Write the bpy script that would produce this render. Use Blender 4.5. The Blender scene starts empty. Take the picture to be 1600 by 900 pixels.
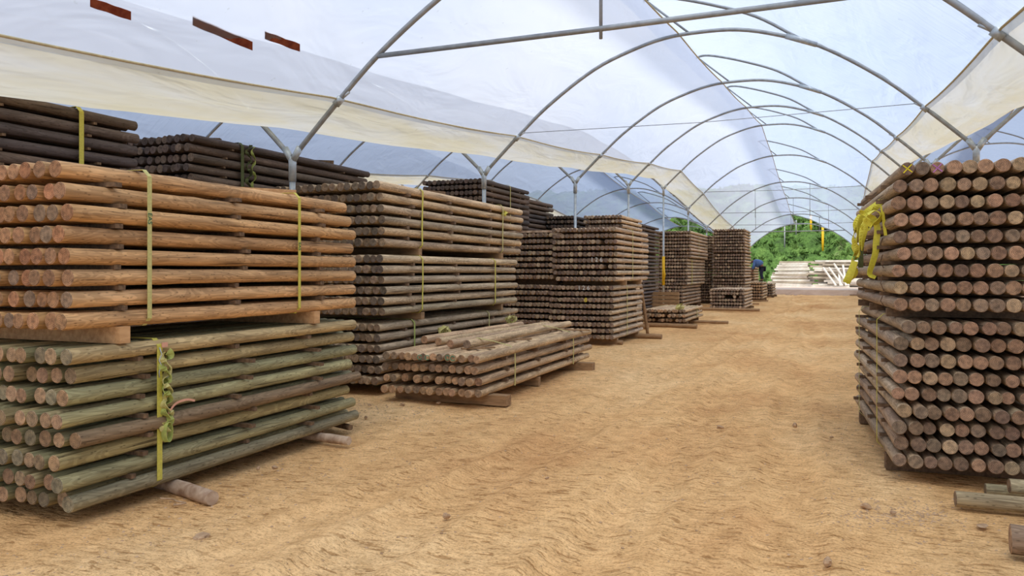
import bpy, math, random
import numpy as np
from mathutils import Vector, Matrix

C = bpy.context.scene.collection
S = bpy.context.scene
PI = math.pi

# ------------------------------------------------------------------ camera, sky, light, exposure
YAW = math.atan(500 / 1200)
cam_d = bpy.data.cameras.new('camera')
cam = bpy.data.objects.new('camera', cam_d)
C.objects.link(cam)
cam.location = (0, 0, 1.6)
cam.rotation_euler = (PI / 2, 0, YAW)
cam_d.lens = 27
cam_d.sensor_width = 36
cam_d.shift_y = -25 / 1600
cam_d.clip_end = 600
S.camera = cam
S.view_settings.view_transform = 'Standard'
S.view_settings.look = 'None'
S.view_settings.gamma = 1
S.view_settings.use_curve_mapping = False
S.view_settings.exposure = 0.17
S.cycles.max_bounces = 9
S.cycles.diffuse_bounces = 5
S.cycles.transmission_bounces = 6
S.cycles.transparent_max_bounces = 10
S.cycles.caustics_reflective = False
S.cycles.caustics_refractive = False
S.cycles.use_denoising = True

SKY_STRENGTH = 1.0
SUN_STRENGTH = 3.5
w = bpy.data.worlds.new('sky')
S.world = w
w.use_nodes = True
nt = w.node_tree
nt.nodes.clear()
wo = nt.nodes.new('ShaderNodeOutputWorld')
bg = nt.nodes.new('ShaderNodeBackground')
tc = nt.nodes.new('ShaderNodeTexCoord')
nz = nt.nodes.new('ShaderNodeTexNoise')
nz.inputs['Scale'].default_value = 2.2
nz.inputs['Detail'].default_value = 6
rp = nt.nodes.new('ShaderNodeValToRGB')
rp.color_ramp.elements[0].position = .38
rp.color_ramp.elements[0].color = (.52, .68, .95, 1)
rp.color_ramp.elements[1].position = .6
rp.color_ramp.elements[1].color = (.92, .95, 1, 1)
nt.links.new(tc.outputs['Generated'], nz.inputs['Vector'])
nt.links.new(nz.outputs['Fac'], rp.inputs['Fac'])
nt.links.new(rp.outputs['Color'], bg.inputs['Color'])
bg.inputs['Strength'].default_value = SKY_STRENGTH
nt.links.new(bg.outputs[0], wo.inputs[0])

sun_d = bpy.data.lights.new('sun', 'SUN')
sun_d.energy = SUN_STRENGTH
sun_d.angle = math.radians(34)
sun_d.color = (1, .95, .87)
sun = bpy.data.objects.new('sun', sun_d)
C.objects.link(sun)
sun.rotation_euler = Vector((-.16, .5, -1)).to_track_quat('-Z', 'Y').to_euler()
sun.location = (8, -8, 20)


# ------------------------------------------------------------------ helpers
def lin(c):
    return tuple(((v / 255) / 12.92 if v / 255 <= .04045 else ((v / 255 + .055) / 1.055) ** 2.4) for v in c)


SN, CS = math.sin(YAW), math.cos(YAW)


def at(px, py, Y=None, X=None, Z=None):
    """the point of the place that a sight line through the photo meets on a plane"""
    a, b = (px - 800) / 1200, (425 - py) / 1200
    dx, dy, dz = a * CS - SN, a * SN + CS, b
    if Y is not None:
        t = Y / dy
    elif X is not None:
        t = X / dx
    else:
        t = (Z - 1.6) / dz
    return Vector((dx * t, dy * t, 1.6 + dz * t))


def tag(o, label=None, cat=None, group=None, kind=None):
    if label: o['label'] = label
    if cat: o['category'] = cat
    if group: o['group'] = group
    if kind: o['kind'] = kind
    return o


def empty(name, loc=(0, 0, 0)):
    o = bpy.data.objects.new(name, None)
    o.empty_display_size = .1
    o.location = loc
    C.objects.link(o)
    return o


def link(name, me, parent=None, loc=None):
    o = bpy.data.objects.new(name, me)
    C.objects.link(o)
    if loc is not None: o.location = loc
    if parent is not None:
        o.parent = parent
    return o


def smooth(me, flag=True):
    me.polygons.foreach_set('use_smooth', [flag] * len(me.polygons))


def mesh(name, V, F, mats, mi=None, sm=True):
    me = bpy.data.meshes.new(name)
    me.from_pydata([tuple(v) for v in V], [], [tuple(f) for f in F])
    for m in (mats if isinstance(mats, (list, tuple)) else [mats]):
        me.materials.append(m)
    if mi is not None:
        me.polygons.foreach_set('material_index', mi)
    smooth(me, sm)
    me.update()
    return me


class MB:
    def __init__(s):
        s.V, s.F, s.flat = [], [], []

    def box(s, c, size, rot=None, taper=0):
        c = Vector(c)
        h = [v / 2 for v in size]
        n = len(s.V)
        for x, y, z in ((-1, -1, -1), (1, -1, -1), (1, 1, -1), (-1, 1, -1), (-1, -1, 1), (1, -1, 1), (1, 1, 1), (-1, 1, 1)):
            v = Vector((x * h[0], y * h[1], z * h[2]))
            if rot is not None: v = rot @ v
            s.V.append(c + v)
        s.F += [(n, n + 3, n + 2, n + 1), (n + 4, n + 5, n + 6, n + 7), (n, n + 1, n + 5, n + 4), (n + 1, n + 2, n + 6, n + 5), (n + 2, n + 3, n + 7, n + 6), (n + 3, n, n + 4, n + 7)]
        return s

    def tube(s, pts, r, sides=10, caps=True):
        pts = [Vector(p) for p in pts]
        rr = r if isinstance(r, (list, tuple)) else [r] * len(pts)
        n0 = len(s.V)
        up = Vector((0, 0, 1))
        t0 = (pts[1] - pts[0]).normalized()
        if abs(t0.z) > .9: up = Vector((0, 1, 0))
        a = t0.cross(up).normalized()
        for i, p in enumerate(pts):
            t = (pts[min(i + 1, len(pts) - 1)] - pts[max(i - 1, 0)]).normalized()
            a = (a - t * a.dot(t)).normalized()
            b = t.cross(a)
            for k in range(sides):
                an = 2 * PI * k / sides
                s.V.append(p + (a * math.cos(an) + b * math.sin(an)) * rr[i])
        for i in range(len(pts) - 1):
            for k in range(sides):
                k2 = (k + 1) % sides
                q = n0 + i * sides
                s.F.append((q + k, q + k2, q + sides + k2, q + sides + k))
        if caps:
            s.F.append(tuple(n0 + k for k in range(sides))[::-1])
            q = n0 + (len(pts) - 1) * sides
            s.F.append(tuple(q + k for k in range(sides)))
        return s

    def ribbon(s, pts, wd, width, th=.003):
        """a flat webbing: pts, one width direction or one per point"""
        pts = [Vector(p) for p in pts]
        if not isinstance(wd, list): wd = [wd] * len(pts)
        n0 = len(s.V)
        for i, p in enumerate(pts):
            t = (pts[min(i + 1, len(pts) - 1)] - pts[max(i - 1, 0)]).normalized()
            d = Vector(wd[i])
            d = (d - t * d.dot(t)).normalized()
            n = t.cross(d).normalized()
            for sx, sn in ((-1, -1), (1, -1), (1, 1), (-1, 1)):
                s.V.append(p + d * sx * width / 2 + n * sn * th / 2)
        for i in range(len(pts) - 1):
            q = n0 + i * 4
            for k in range(4):
                k2 = (k + 1) % 4
                s.F.append((q + k, q + k2, q + 4 + k2, q + 4 + k))
        s.F.append((n0 + 3, n0 + 2, n0 + 1, n0))
        q = n0 + (len(pts) - 1) * 4
        s.F.append((q, q + 1, q + 2, q + 3))
        return s

    def build(s, name, mat, parent=None, origin=None, sm=False):
        o = Vector(origin) if origin is not None else Vector((0, 0, 0))
        V = [Vector(v) - o for v in s.V]
        me = mesh(name, V, s.F, mat, sm=sm)
        return link(name, me, parent, o if origin is not None else None)


def vnoise(x, y, seed=0, scale=1.0):
    """smooth value noise on numpy arrays, -1..1"""
    x = np.asarray(x) / scale + 371.3
    y = np.asarray(y) / scale + 541.7
    xi, yi = np.floor(x).astype(np.int64), np.floor(y).astype(np.int64)
    fx, fy = x - xi, y - yi
    fx, fy = fx * fx * (3 - 2 * fx), fy * fy * (3 - 2 * fy)

    def h(a, b):
        n = (a * 374761393 + b * 668265263 + seed * 362437) & 0x7fffffff
        n = ((n ^ (n >> 13)) * 1274126177) & 0x7fffffff
        n = (n ^ (n >> 16)) & 0xffff
        return n / 32767.5 - 1
    return (h(xi, yi) * (1 - fx) + h(xi + 1, yi) * fx) * (1 - fy) + (h(xi, yi + 1) * (1 - fx) + h(xi + 1, yi + 1) * fx) * fy


def grid_mesh(name, xs, ys, zf, mat):
    X, Y = np.meshgrid(xs, ys)
    Z = zf(X, Y)
    V = np.stack([X.ravel(), Y.ravel(), Z.ravel()], 1)
    nx, ny = len(xs), len(ys)
    i = np.arange(nx - 1)[None, :] + np.arange(ny - 1)[:, None] * nx
    F = np.stack([i, i + 1, i + nx + 1, i + nx], -1).reshape(-1, 4)
    me = bpy.data.meshes.new(name)
    me.vertices.add(len(V)); me.vertices.foreach_set('co', V.astype(np.float32).ravel())
    me.loops.add(F.size); me.loops.foreach_set('vertex_index', F.ravel().astype(np.int32))
    me.polygons.add(len(F)); me.polygons.foreach_set('loop_start', (np.arange(len(F)) * 4).astype(np.int32))
    me.materials.append(mat)
    me.update(calc_edges=True)
    smooth(me)
    return me


# ------------------------------------------------------------------ materials
class NT:
    def __init__(s, name):
        s.m = bpy.data.materials.new(name)
        s.m.use_nodes = True
        s.t = s.m.node_tree
        s.t.nodes.clear()
        s.out = s.n('ShaderNodeOutputMaterial')

    def n(s, ty, **kw):
        nd = s.t.nodes.new(ty)
        for k, v in kw.items():
            if k in nd.inputs.keys():
                nd.inputs[k].default_value = v
            else:
                setattr(nd, k, v)
        return nd

    def l(s, a, b):
        s.t.links.new(a, b)

    def ramp(s, fac, els):
        r = s.n('ShaderNodeValToRGB')
        cr = r.color_ramp
        while len(cr.elements) < len(els): cr.elements.new(.5)
        for e, (p, c) in zip(cr.elements, els):
            e.position = p
            e.color = (*c, 1) if len(c) == 3 else c
        s.l(fac, r.inputs['Fac'])
        return r.outputs['Color']

    def mix(s, fac, a, b, mode='MIX'):
        m = s.n('ShaderNodeMix', data_type='RGBA', blend_type=mode)
        for v, i in ((fac, 0), (a, 6), (b, 7)):
            if hasattr(v, 'links') or hasattr(v, 'is_linked'):
                s.l(v, m.inputs[i])
            elif isinstance(v, (int, float)):
                m.inputs[i].default_value = v if i == 0 else (v, v, v, 1)
            else:
                m.inputs[i].default_value = (*v, 1)
        return m.outputs[2]

    def noise(s, vec, scale, detail=4, rough=.55, dist=0):
        nz = s.n('ShaderNodeTexNoise')
        nz.inputs['Scale'].default_value = scale
        nz.inputs['Detail'].default_value = detail
        nz.inputs['Roughness'].default_value = rough
        nz.inputs['Distortion'].default_value = dist
        if vec is not None: s.l(vec, nz.inputs['Vector'])
        return nz.outputs['Fac']

    def mapping(s, vec, scale):
        mp = s.n('ShaderNodeMapping')
        mp.inputs['Scale'].default_value = scale
        s.l(vec, mp.inputs['Vector'])
        return mp.outputs[0]

    def bump(s, h, strength=.3, dist=.01, normal=None):
        b = s.n('ShaderNodeBump')
        b.inputs['Strength'].default_value = strength
        b.inputs['Distance'].default_value = dist
        s.l(h, b.inputs['Height'])
        if normal is not None: s.l(normal, b.inputs['Normal'])
        return b.outputs[0]

    def pbr(s, col, rough=.8, normal=None, metal=0, spec=.3):
        p = s.n('ShaderNodeBsdfPrincipled')
        if hasattr(col, 'is_linked'): s.l(col, p.inputs['Base Color'])
        else: p.inputs['Base Color'].default_value = (*col, 1)
        if hasattr(rough, 'is_linked'): s.l(rough, p.inputs['Roughness'])
        else: p.inputs['Roughness'].default_value = rough
        p.inputs['Metallic'].default_value = metal
        p.inputs['Specular IOR Level'].default_value = spec
        if normal is not None: s.l(normal, p.inputs['Normal'])
        s.l(p.outputs[0], s.out.inputs['Surface'])
        return s.m

    def attr(s, name):
        a = s.n('ShaderNodeAttribute')
        a.attribute_name = name
        return a

    def pos(s):
        return s.n('ShaderNodeNewGeometry').outputs['Position']


def mat_pole_side():
    t = NT('pole_side')
    lc = t.attr('lc').outputs['Vector']
    tint = t.attr('tint').outputs['Color']
    grain = t.noise(t.mapping(lc, (55, 55, 2.2)), 1, 5, .6, .4)
    broad = t.noise(t.mapping(lc, (9, 9, 1.6)), 1, 3, .5, .6)
    knot = t.n('ShaderNodeTexVoronoi', feature='F1')
    t.l(t.mapping(lc, (9, 9, 3.4)), knot.inputs['Vector'])
    kd = t.ramp(knot.outputs['Distance'], [(0.1, (.36, .34, .32)), (.26, (1, 1, 1))])
    crk = t.noise(t.mapping(lc, (38, 38, .9)), 1, 2, .5)
    cr = t.ramp(crk, [(.30, (.28, .26, .25)), (.36, (1, 1, 1))])
    g = t.ramp(grain, [(.28, (.62, .59, .56)), (.5, (1, 1, 1)), (.75, (1.22, 1.2, 1.16))])
    b = t.ramp(broad, [(.3, (.72, .7, .68)), (.7, (1.18, 1.16, 1.12))])
    c = t.mix(1, tint, g, 'MULTIPLY')
    c = t.mix(1, c, b, 'MULTIPLY')
    c = t.mix(.75, c, kd, 'MULTIPLY')
    c = t.mix(.8, c, cr, 'MULTIPLY')
    fig = t.n('ShaderNodeMath', operation='MULTIPLY')
    t.l(t.noise(t.mapping(lc, (7, 7, 1.1)), 1, 2, .5, .7), fig.inputs[0]); fig.inputs[1].default_value = 95
    fs = t.n('ShaderNodeMath', operation='SINE'); t.l(fig.outputs[0], fs.inputs[0])
    c = t.mix(.55, c, t.ramp(fs.outputs[0], [(0, (.68, .64, .58)), (.45, (1.05, 1.04, 1.02))]), 'MULTIPLY')
    nrm = t.bump(grain, .5, .004)
    nrm = t.bump(broad, .35, .012, nrm)
    return t.pbr(c, .72, nrm, spec=.25)


def mat_pole_end():
    t = NT('pole_end')
    lc = t.attr('lc').outputs['Vector']
    tint = t.attr('tint').outputs['Color']
    flat = t.mapping(lc, (1, 1, 0))
    ln = t.n('ShaderNodeVectorMath', operation='LENGTH')
    wob = t.n('ShaderNodeTexNoise', noise_dimensions='3D')
    wob.inputs['Scale'].default_value = 14
    t.l(lc, wob.inputs['Vector'])
    mx = t.n('ShaderNodeVectorMath', operation='MULTIPLY_ADD')
    t.l(wob.outputs['Color'], mx.inputs[0])
    mx.inputs[1].default_value = (.02, .02, 0)
    t.l(flat, mx.inputs[2])
    t.l(mx.outputs[0], ln.inputs[0])
    sn = t.n('ShaderNodeMath', operation='MULTIPLY')
    t.l(ln.outputs['Value'], sn.inputs[0])
    sn.inputs[1].default_value = 620
    s2 = t.n('ShaderNodeMath', operation='SINE')
    t.l(sn.outputs[0], s2.inputs[0])
    ring = t.ramp(s2.outputs[0], [(0, (.66, .64, .62)), (.7, (1.08, 1.05, 1.02))])
    blot = t.ramp(t.noise(lc, 28, 4, .6), [(.35, (.62, .62, .63)), (.62, (1.25, 1.22, 1.18))])
    saw = t.ramp(t.noise(t.mapping(lc, (300, 18, 1)), 1, 2), [(.3, (.82, .82, .82)), (.6, (1.08, 1.08, 1.08))])
    c = t.mix(.8, tint, ring, 'MULTIPLY')
    c = t.mix(1, c, blot, 'MULTIPLY')
    c = t.mix(.8, c, saw, 'MULTIPLY')
    return t.pbr(c, .85, t.bump(s2.outputs[0], .25, .002), spec=.15)


def mat_wood(name, a, b, sc=(3, 3, 3), rough=.8):
    t = NT(name)
    tc_ = t.n('ShaderNodeTexCoord').outputs['Object']
    n1 = t.noise(t.mapping(tc_, sc), 1, 5, .6, .5)
    c = t.ramp(n1, [(.3, a), (.7, b)])
    return t.pbr(c, rough, t.bump(n1, .4, .004), spec=.2)


def mat_plain(name, col, rough=.6, metal=0, spec=.3, var=.15, vs=20):
    t = NT(name)
    tc_ = t.n('ShaderNodeTexCoord').outputs['Object']
    n1 = t.noise(tc_, vs, 4)
    c = t.ramp(n1, [(.3, tuple(v * (1 - var) for v in col)), (.7, tuple(min(1, v * (1 + var)) for v in col))])
    return t.pbr(c, rough, None, metal, spec)


def mat_film(name, col, trans, transp, dirt=None, wrinkle=.4, wr_scale=(1.2, .5, 1.2), fine=None):
    """greenhouse polythene: lets light through, mostly scattered"""
    t = NT(name)
    p = t.pos()
    tr = t.n('ShaderNodeBsdfTranslucent')
    df = t.n('ShaderNodeBsdfDiffuse')
    gl = t.n('ShaderNodeBsdfGlossy', Roughness=.35)
    tp = t.n('ShaderNodeBsdfTransparent')
    base = t.ramp(t.noise(t.mapping(p, (.35, .18, .35)), 1, 3), [(.3, tuple(v * .95 for v in col)), (.7, col)])
    if dirt:
        d = t.noise(t.mapping(p, (1.6, .22, 3.0)), 1, 4, .6)
        base = t.mix(t.ramp(d, [(.38, (0, 0, 0)), (.62, (1, 1, 1))]), base, dirt)
    sp = t.ramp(t.noise(p, 9, 2), [(.24, (.72, .7, .62)), (.28, (1, 1, 1))])
    base = t.mix(.5, base, sp, 'MULTIPLY')
    h = t.noise(t.mapping(p, wr_scale), 1, 3, .5, .8)
    nrm = t.bump(h, wrinkle, .25)
    if fine:
        h2 = t.noise(t.mapping(p, fine), 1, 2, .5, .3)
        nrm = t.bump(h2, .5, .05, nrm)
    for s_ in (tr, df):
        t.l(base, s_.inputs['Color'])
        t.l(nrm, s_.inputs['Normal'])
    t.l(nrm, gl.inputs['Normal'])
    tp.inputs['Color'].default_value = (.97, .98, 1, 1)
    m1 = t.n('ShaderNodeMixShader'); m1.inputs[0].default_value = trans
    t.l(df.outputs[0], m1.inputs[1]); t.l(tr.outputs[0], m1.inputs[2])
    m2 = t.n('ShaderNodeMixShader'); m2.inputs[0].default_value = transp
    t.l(m1.outputs[0], m2.inputs[1]); t.l(tp.outputs[0], m2.inputs[2])
    m3 = t.n('ShaderNodeMixShader'); m3.inputs[0].default_value = .03
    t.l(m2.outputs[0], m3.inputs[1]); t.l(gl.outputs[0], m3.inputs[2])
    t.l(m3.outputs[0], t.out.inputs['Surface'])
    return t.m


def mat_ground():
    t = NT('sandy_ground')
    p = t.pos()
    big = t.noise(t.mapping(p, (.45, .22, .4)), 1, 5, .6)
    c = t.ramp(big, [(.3, lin((202, 152, 100))), (.5, lin((228, 184, 128))), (.72, lin((240, 204, 152)))])
    mid = t.noise(p, 6, 6, .65)
    c = t.mix(1, c, t.ramp(mid, [(.3, (.80, .76, .71)), (.6, (1.08, 1.08, 1.08))]), 'MULTIPLY')
    fine = t.noise(p, 60, 4, .7)
    c = t.mix(1, c, t.ramp(fine, [(.34, (.66, .62, .58)), (.52, (1.05, 1.05, 1.05))]), 'MULTIPLY')
    # tread prints: short broken transverse ridges left by tyres
    tr1 = t.noise(t.mapping(p, (8, 24, 8)), 1, 3, .6, .55)
    msk = t.ramp(t.noise(t.mapping(p, (1.3, .4, 1)), 1, 3), [(.30, (.15, .15, .15)), (.5, (1, 1, 1))])
    rid = t.mix(msk, (.5, .5, .5), t.ramp(tr1, [(.38, (0, 0, 0)), (.6, (1, 1, 1))]))
    crv = t.ramp(tr1, [(.37, (.55, .49, .43)), (.42, (1, 1, 1))])
    c = t.mix(1, c, t.mix(msk, (1, 1, 1), crv), 'MULTIPLY')
    n1 = t.bump(rid, .75, .016)
    n1 = t.bump(mid, .6, .035, n1)
    n1 = t.bump(fine, .6, .008, n1)
    return t.pbr(c, .95, n1, spec=.1)


def mat_grass():
    t = NT('hill_grass')
    p = t.pos()
    a = t.noise(p, .35, 6, .65)
    b = t.noise(p, 3.5, 5, .7)
    c = t.ramp(a, [(.34, lin((72, 92, 58))), (.48, lin((92, 124, 66))), (.62, lin((118, 150, 82))), (.74, lin((132, 138, 104)))])
    c = t.mix(1, c, t.ramp(b, [(.32, (.45, .5, .42)), (.62, (1.25, 1.25, 1.15))]), 'MULTIPLY')
    return t.pbr(c, .9, t.bump(b, 1, .3), spec=.1)


M = dict(
    side=mat_pole_side(), end=mat_pole_end(), ground=mat_ground(), grass=mat_grass(),
    steel=mat_plain('galvanised_steel', lin((150, 154, 156)), .5, .45, .5, .18, 9),
    bright_steel=mat_plain('bright_galvanised_steel', lin((176, 184, 188)), .42, .5, .5, .2, 14),
    batten=mat_wood('batten_wood', lin((88, 70, 54)), lin((134, 108, 82)), (30, 30, 30)),
    fresh=mat_wood('fresh_sawn_wood', lin((176, 132, 88)), lin((214, 172, 124)), (25, 4, 25)),
    plank=mat_wood('weathered_plank', lin((128, 100, 72)), lin((172, 138, 100)), (6, 30, 30)),
    white_board=mat_wood('bleached_board', lin((196, 186, 172)), lin((240, 236, 226)), (2, 2, 6)),
    grey_board=mat_wood('bleached_grey_board', lin((150, 138, 122)), lin((196, 184, 164)), (2, 2, 6)),
    log=mat_wood('barked_log', lin((122, 88, 62)), lin((206, 182, 156)), (7, 7, 7)),
    strap=mat_plain('yellow_webbing', lin((198, 188, 84)), .65, 0, .3, .14, 60),
    strap_pale=mat_plain('faded_yellow_webbing', lin((192, 184, 118)), .7, 0, .3, .16, 60),
    strap_green=mat_plain('greenish_webbing', lin((168, 176, 96)), .7, 0, .3, .2, 40),
    strap_dark=mat_plain('dark_green_webbing', lin((92, 98, 62)), .8, 0, .2, .2, 40),
    strap_bright=mat_plain('bright_yellow_webbing', lin((212, 202, 66)), .6, 0, .35, .12, 40),
    red=mat_plain('red_tag', lin((190, 80, 50)), .6),
    pink=mat_plain('faded_pink', lin((214, 160, 134)), .7),
    ink=mat_plain('green_ink', lin((40, 92, 70)), .7),
    chalk=mat_plain('chalk_white', lin((205, 205, 198)), .9),
    chalk_green=mat_plain('chalk_green', lin((70, 150, 120)), .9),
    chalk_yellow=mat_plain('chalk_yellow', lin((214, 196, 48)), .9),
    chalk_purple=mat_plain('chalk_purple', lin((172, 110, 168)), .9),
    yellow_paint=mat_plain('yellow_paint', lin((222, 176, 30)), .5),
    tape=mat_wood('red_brown_tape', lin((104, 44, 34)), lin((150, 84, 60)), (8, 8, 8)),
    slab=mat_wood('pale_concrete', lin((182, 160, 144)), lin((214, 198, 184)), (.8, 2, 2), .95),
    stone=mat_wood('stone', lin((150, 120, 90)), lin((204, 172, 138)), (12, 12, 12), .95),
    skin=mat_plain('skin', lin((120, 82, 62)), .6), hair=mat_plain('hair', lin((30, 26, 24)), .8),
    blue=mat_plain('blue_cloth', lin((84, 112, 160)), .85, var=.2, vs=8),
    navy=mat_plain('navy_cloth', lin((38, 42, 58)), .85), shoe=mat_plain('boot', lin((40, 32, 28)), .7),
)
M['film'] = mat_film('polythene_roof', lin((206, 212, 226)), .8, .28, None, .3, (1.2, .5, 1.2))
M['film_clear'] = mat_film('clear_polythene_roof', lin((196, 208, 228)), .8, .28, None, .45, (1.5, .5, 1.5), (.9, 9, .9))
M['film_blue_grey'] = mat_film('blue_grey_polythene_roof', lin((148, 162, 186)), .74, .14, None, .4, (1.2, .6, 1.2), (1, 8, 1))  # darker, bluer film colour for the neighbouring tunnels
M['gutter'] = mat_film('dusty_polythene_gutter', lin((204, 204, 200)), .6, .10, lin((200, 194, 172)), .5, (2.5, .5, 2.5))
M['hem'] = mat_plain('film_hem', lin((190, 178, 140)), .8)

# ------------------------------------------------------------------ the tunnels
W, RISE = 4.31, 2.47
RAD = (W * W + RISE * RISE) / (2 * RISE)
BAY = 5.98
CLAMP = 3.59
YN = {n: 8.15 + BAY * (n - 1) for n in range(-1, 11)}
HN = {-1: 2.3, 0: 2.55, 1: 3.08, 2: 3.58, 3: 4.06, 4: 4.61, 5: 5.09, 6: 4.71, 7: 4.11, 8: 3.78, 9: 3.2, 10: 2.9}
_ys = [YN[n] for n in sorted(YN)]
_hs = [HN[n] for n in sorted(YN)]


def Hat(y):
    return float(np.interp(y, _ys, _hs))


_PU = [0, .6, 1.2, 2.0, 2.9, 3.57, 4.31]
_PZ = [2.36, 2.33, 2.19, 1.88, 1.29, .71, 0]


def _cub():
    us, zs = [], []
    P = [(-.6, 2.33)] + list(zip(_PU, _PZ)) + [(5.0, -.72)]
    for i in range(1, len(P) - 2):
        for k in range(12):
            t = k / 12
            a, b, c, d = P[i - 1:i + 3]
            q = [.5 * (2 * b[j] + (c[j] - a[j]) * t + (2 * a[j] - 5 * b[j] + 4 * c[j] - d[j]) * t * t + (3 * b[j] - a[j] - 3 * c[j] + d[j]) * t ** 3) for j in (0, 1)]
            us.append(q[0]); zs.append(q[1])
    us.append(4.31); zs.append(0)
    return us, zs


_CU, _CZ = _cub()


def arc(u):
    return float(np.interp(abs(u), _CU, _CZ))


CX = -2.19                     # centre line of the aisle tunnel (x); posts at CX +- W
RAISED = [(1.16, 2.97), (1.05, 3.06), (.85, 3.10), (.5, 3.04), (-.18, 2.83), (-.95, 2.52), (-1.67, arc(1.67) + .02)]


def film_mesh(name, cx, prof, mat, y0, y1, amp=.012, seed=0, sag=0.0, step=.5):
    ys = list(np.arange(y0, y1 + .01, step))
    V, F = [], []
    n = len(prof)
    for y in ys:
        H = Hat(y)
        fr = ((y - YN[1]) / BAY) % 1
        sg = 4 * fr * (1 - fr)
        for k, (u, z) in enumerate(prof):
            j = float(vnoise(y, k * 1.7, seed, 1.6)) * amp
            V.append((cx - u, y, H + z + j - sag * sg))
    for i in range(len(ys) - 1):
        for k in range(n - 1):
            q = i * n + k
            F.append((q, q + 1, q + n + 1, q + n))
    return mesh(name, V, F, mat)


def curve_pts(pts, n=6):
    """smooth (Catmull-Rom) points through pts"""
    P = [Vector(p) for p in pts]
    P = [P[0] * 2 - P[1]] + P + [P[-1] * 2 - P[-2]]
    out = []
    for i in range(1, len(P) - 2):
        for k in range(n):
            t = k / n
            a, b, c, d = P[i - 1], P[i], P[i + 1], P[i + 2]
            out.append(.5 * ((2 * b) + (c - a) * t + (2 * a - 5 * b + 4 * c - d) * t * t + (3 * b - a - 3 * c + d) * t ** 3))
    out.append(P[-2])
    return out


LEFT_PROF = [(u, arc(u) + .04) for u in np.linspace(CLAMP + .06, .40, 26)]
RIGHT_PROF = [(1.25, 2.90)] + [(p.x, p.y + .04) for p in curve_pts([(u, z, 0) for u, z in RAISED], 4)] + \
             [(u, arc(u) + .04) for u in np.linspace(-1.85, -CLAMP - .06, 14)]
gw = W - CLAMP
GUT = []
for k in range(17):
    s_ = -1 + k / 8
    GUT.append((s_ * gw * 1.0, .40 + (arc(CLAMP) + .03 - .40) * abs(s_) ** 1.6))
Y0F, Y1F = -4.0, 62.2
n_ceiling = 0
TUN = [(CX, 'this'), (CX - 2 * W, 'left'), (CX - 4 * W, 'far left'), (CX + 2 * W, 'right')]
for cx, which in TUN:
    own = which == 'this'
    a = link('ceiling', film_mesh('ceiling', cx, LEFT_PROF, M['film'] if own else M['film_blue_grey'], Y0F, Y1F, .012, 1, .05))
    b = link('ceiling', film_mesh('ceiling', cx, RIGHT_PROF, M['film_clear'] if own else M['film_blue_grey'], Y0F, Y1F, .018, 2, .05))
    words_ = {'this': 'the aisle tunnel', 'left': 'the tunnel left of the aisle', 'far left': 'the farthest tunnel on the left', 'right': 'the tunnel right of the aisle'}[which]
    tag(a, f'milky polythene roof slope, left side of {words_}', kind='structure')
    tag(b, f'wrinkled clear polythene roof slope, right side of {words_}', kind='structure')
    hp = [(cx - .40, y, Hat(y) + arc(.40) + .03 - .05 * 4 * (((y - YN[1]) / BAY) % 1) * (1 - ((y - YN[1]) / BAY) % 1)) for y in np.arange(Y0F, Y1F + .1, .75)]
    MB().tube(hp, .014, 6).build('hem', M['hem'], a, sm=True)
for k, gx in enumerate((CX - W, CX - 3 * W, CX + W, CX - 5 * W)):
    V, F = [], []
    ys = list(np.arange(Y0F, Y1F + .01, .4))
    for y in ys:
        H = Hat(y)
        fr = ((y - YN[1]) / BAY) % 1
        for j, (u, z) in enumerate(GUT):
            V.append((gx + u, y, H + z + float(vnoise(y, j * 1.1, 7 + k, 1.1)) * .02 - .05 * 4 * fr * (1 - fr)))
    n = len(GUT)
    F = [(i * n + j, i * n + j + 1, i * n + n + j + 1, i * n + n + j) for i in range(len(ys) - 1) for j in range(n - 1)]
    o = link(f'trim_{k + 1}', mesh('trim', V, F, M['gutter']))
    tag(o, ['dusty cream polythene valley gutter over the stacks left of the aisle', 'second cream polythene gutter, beyond the dark stacks',
            'cream polythene valley gutter above the stack right of the aisle', 'farthest cream polythene gutter on the left'][k], kind='structure')
    for s_ in (-1, 1):
        hp = [(gx + s_ * gw, y, Hat(y) + arc(CLAMP) + .03 - .05 * 4 * (((y - YN[1]) / BAY) % 1) * (1 - ((y - YN[1]) / BAY) % 1)) for y in np.arange(Y0F, Y1F + .1, .75)]
        MB().tube(hp, .012, 6).build('hem', M['hem'], o, sm=True)

ORD = ['first', 'second', 'third', 'fourth', 'fifth', 'sixth', 'seventh', 'eighth', 'ninth', 'tenth', 'eleventh', 'twelfth', 'thirteenth', 'fourteenth', 'fifteenth', 'sixteenth', 'seventeenth', 'eighteenth', 'nineteenth', 'twentieth']


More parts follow.
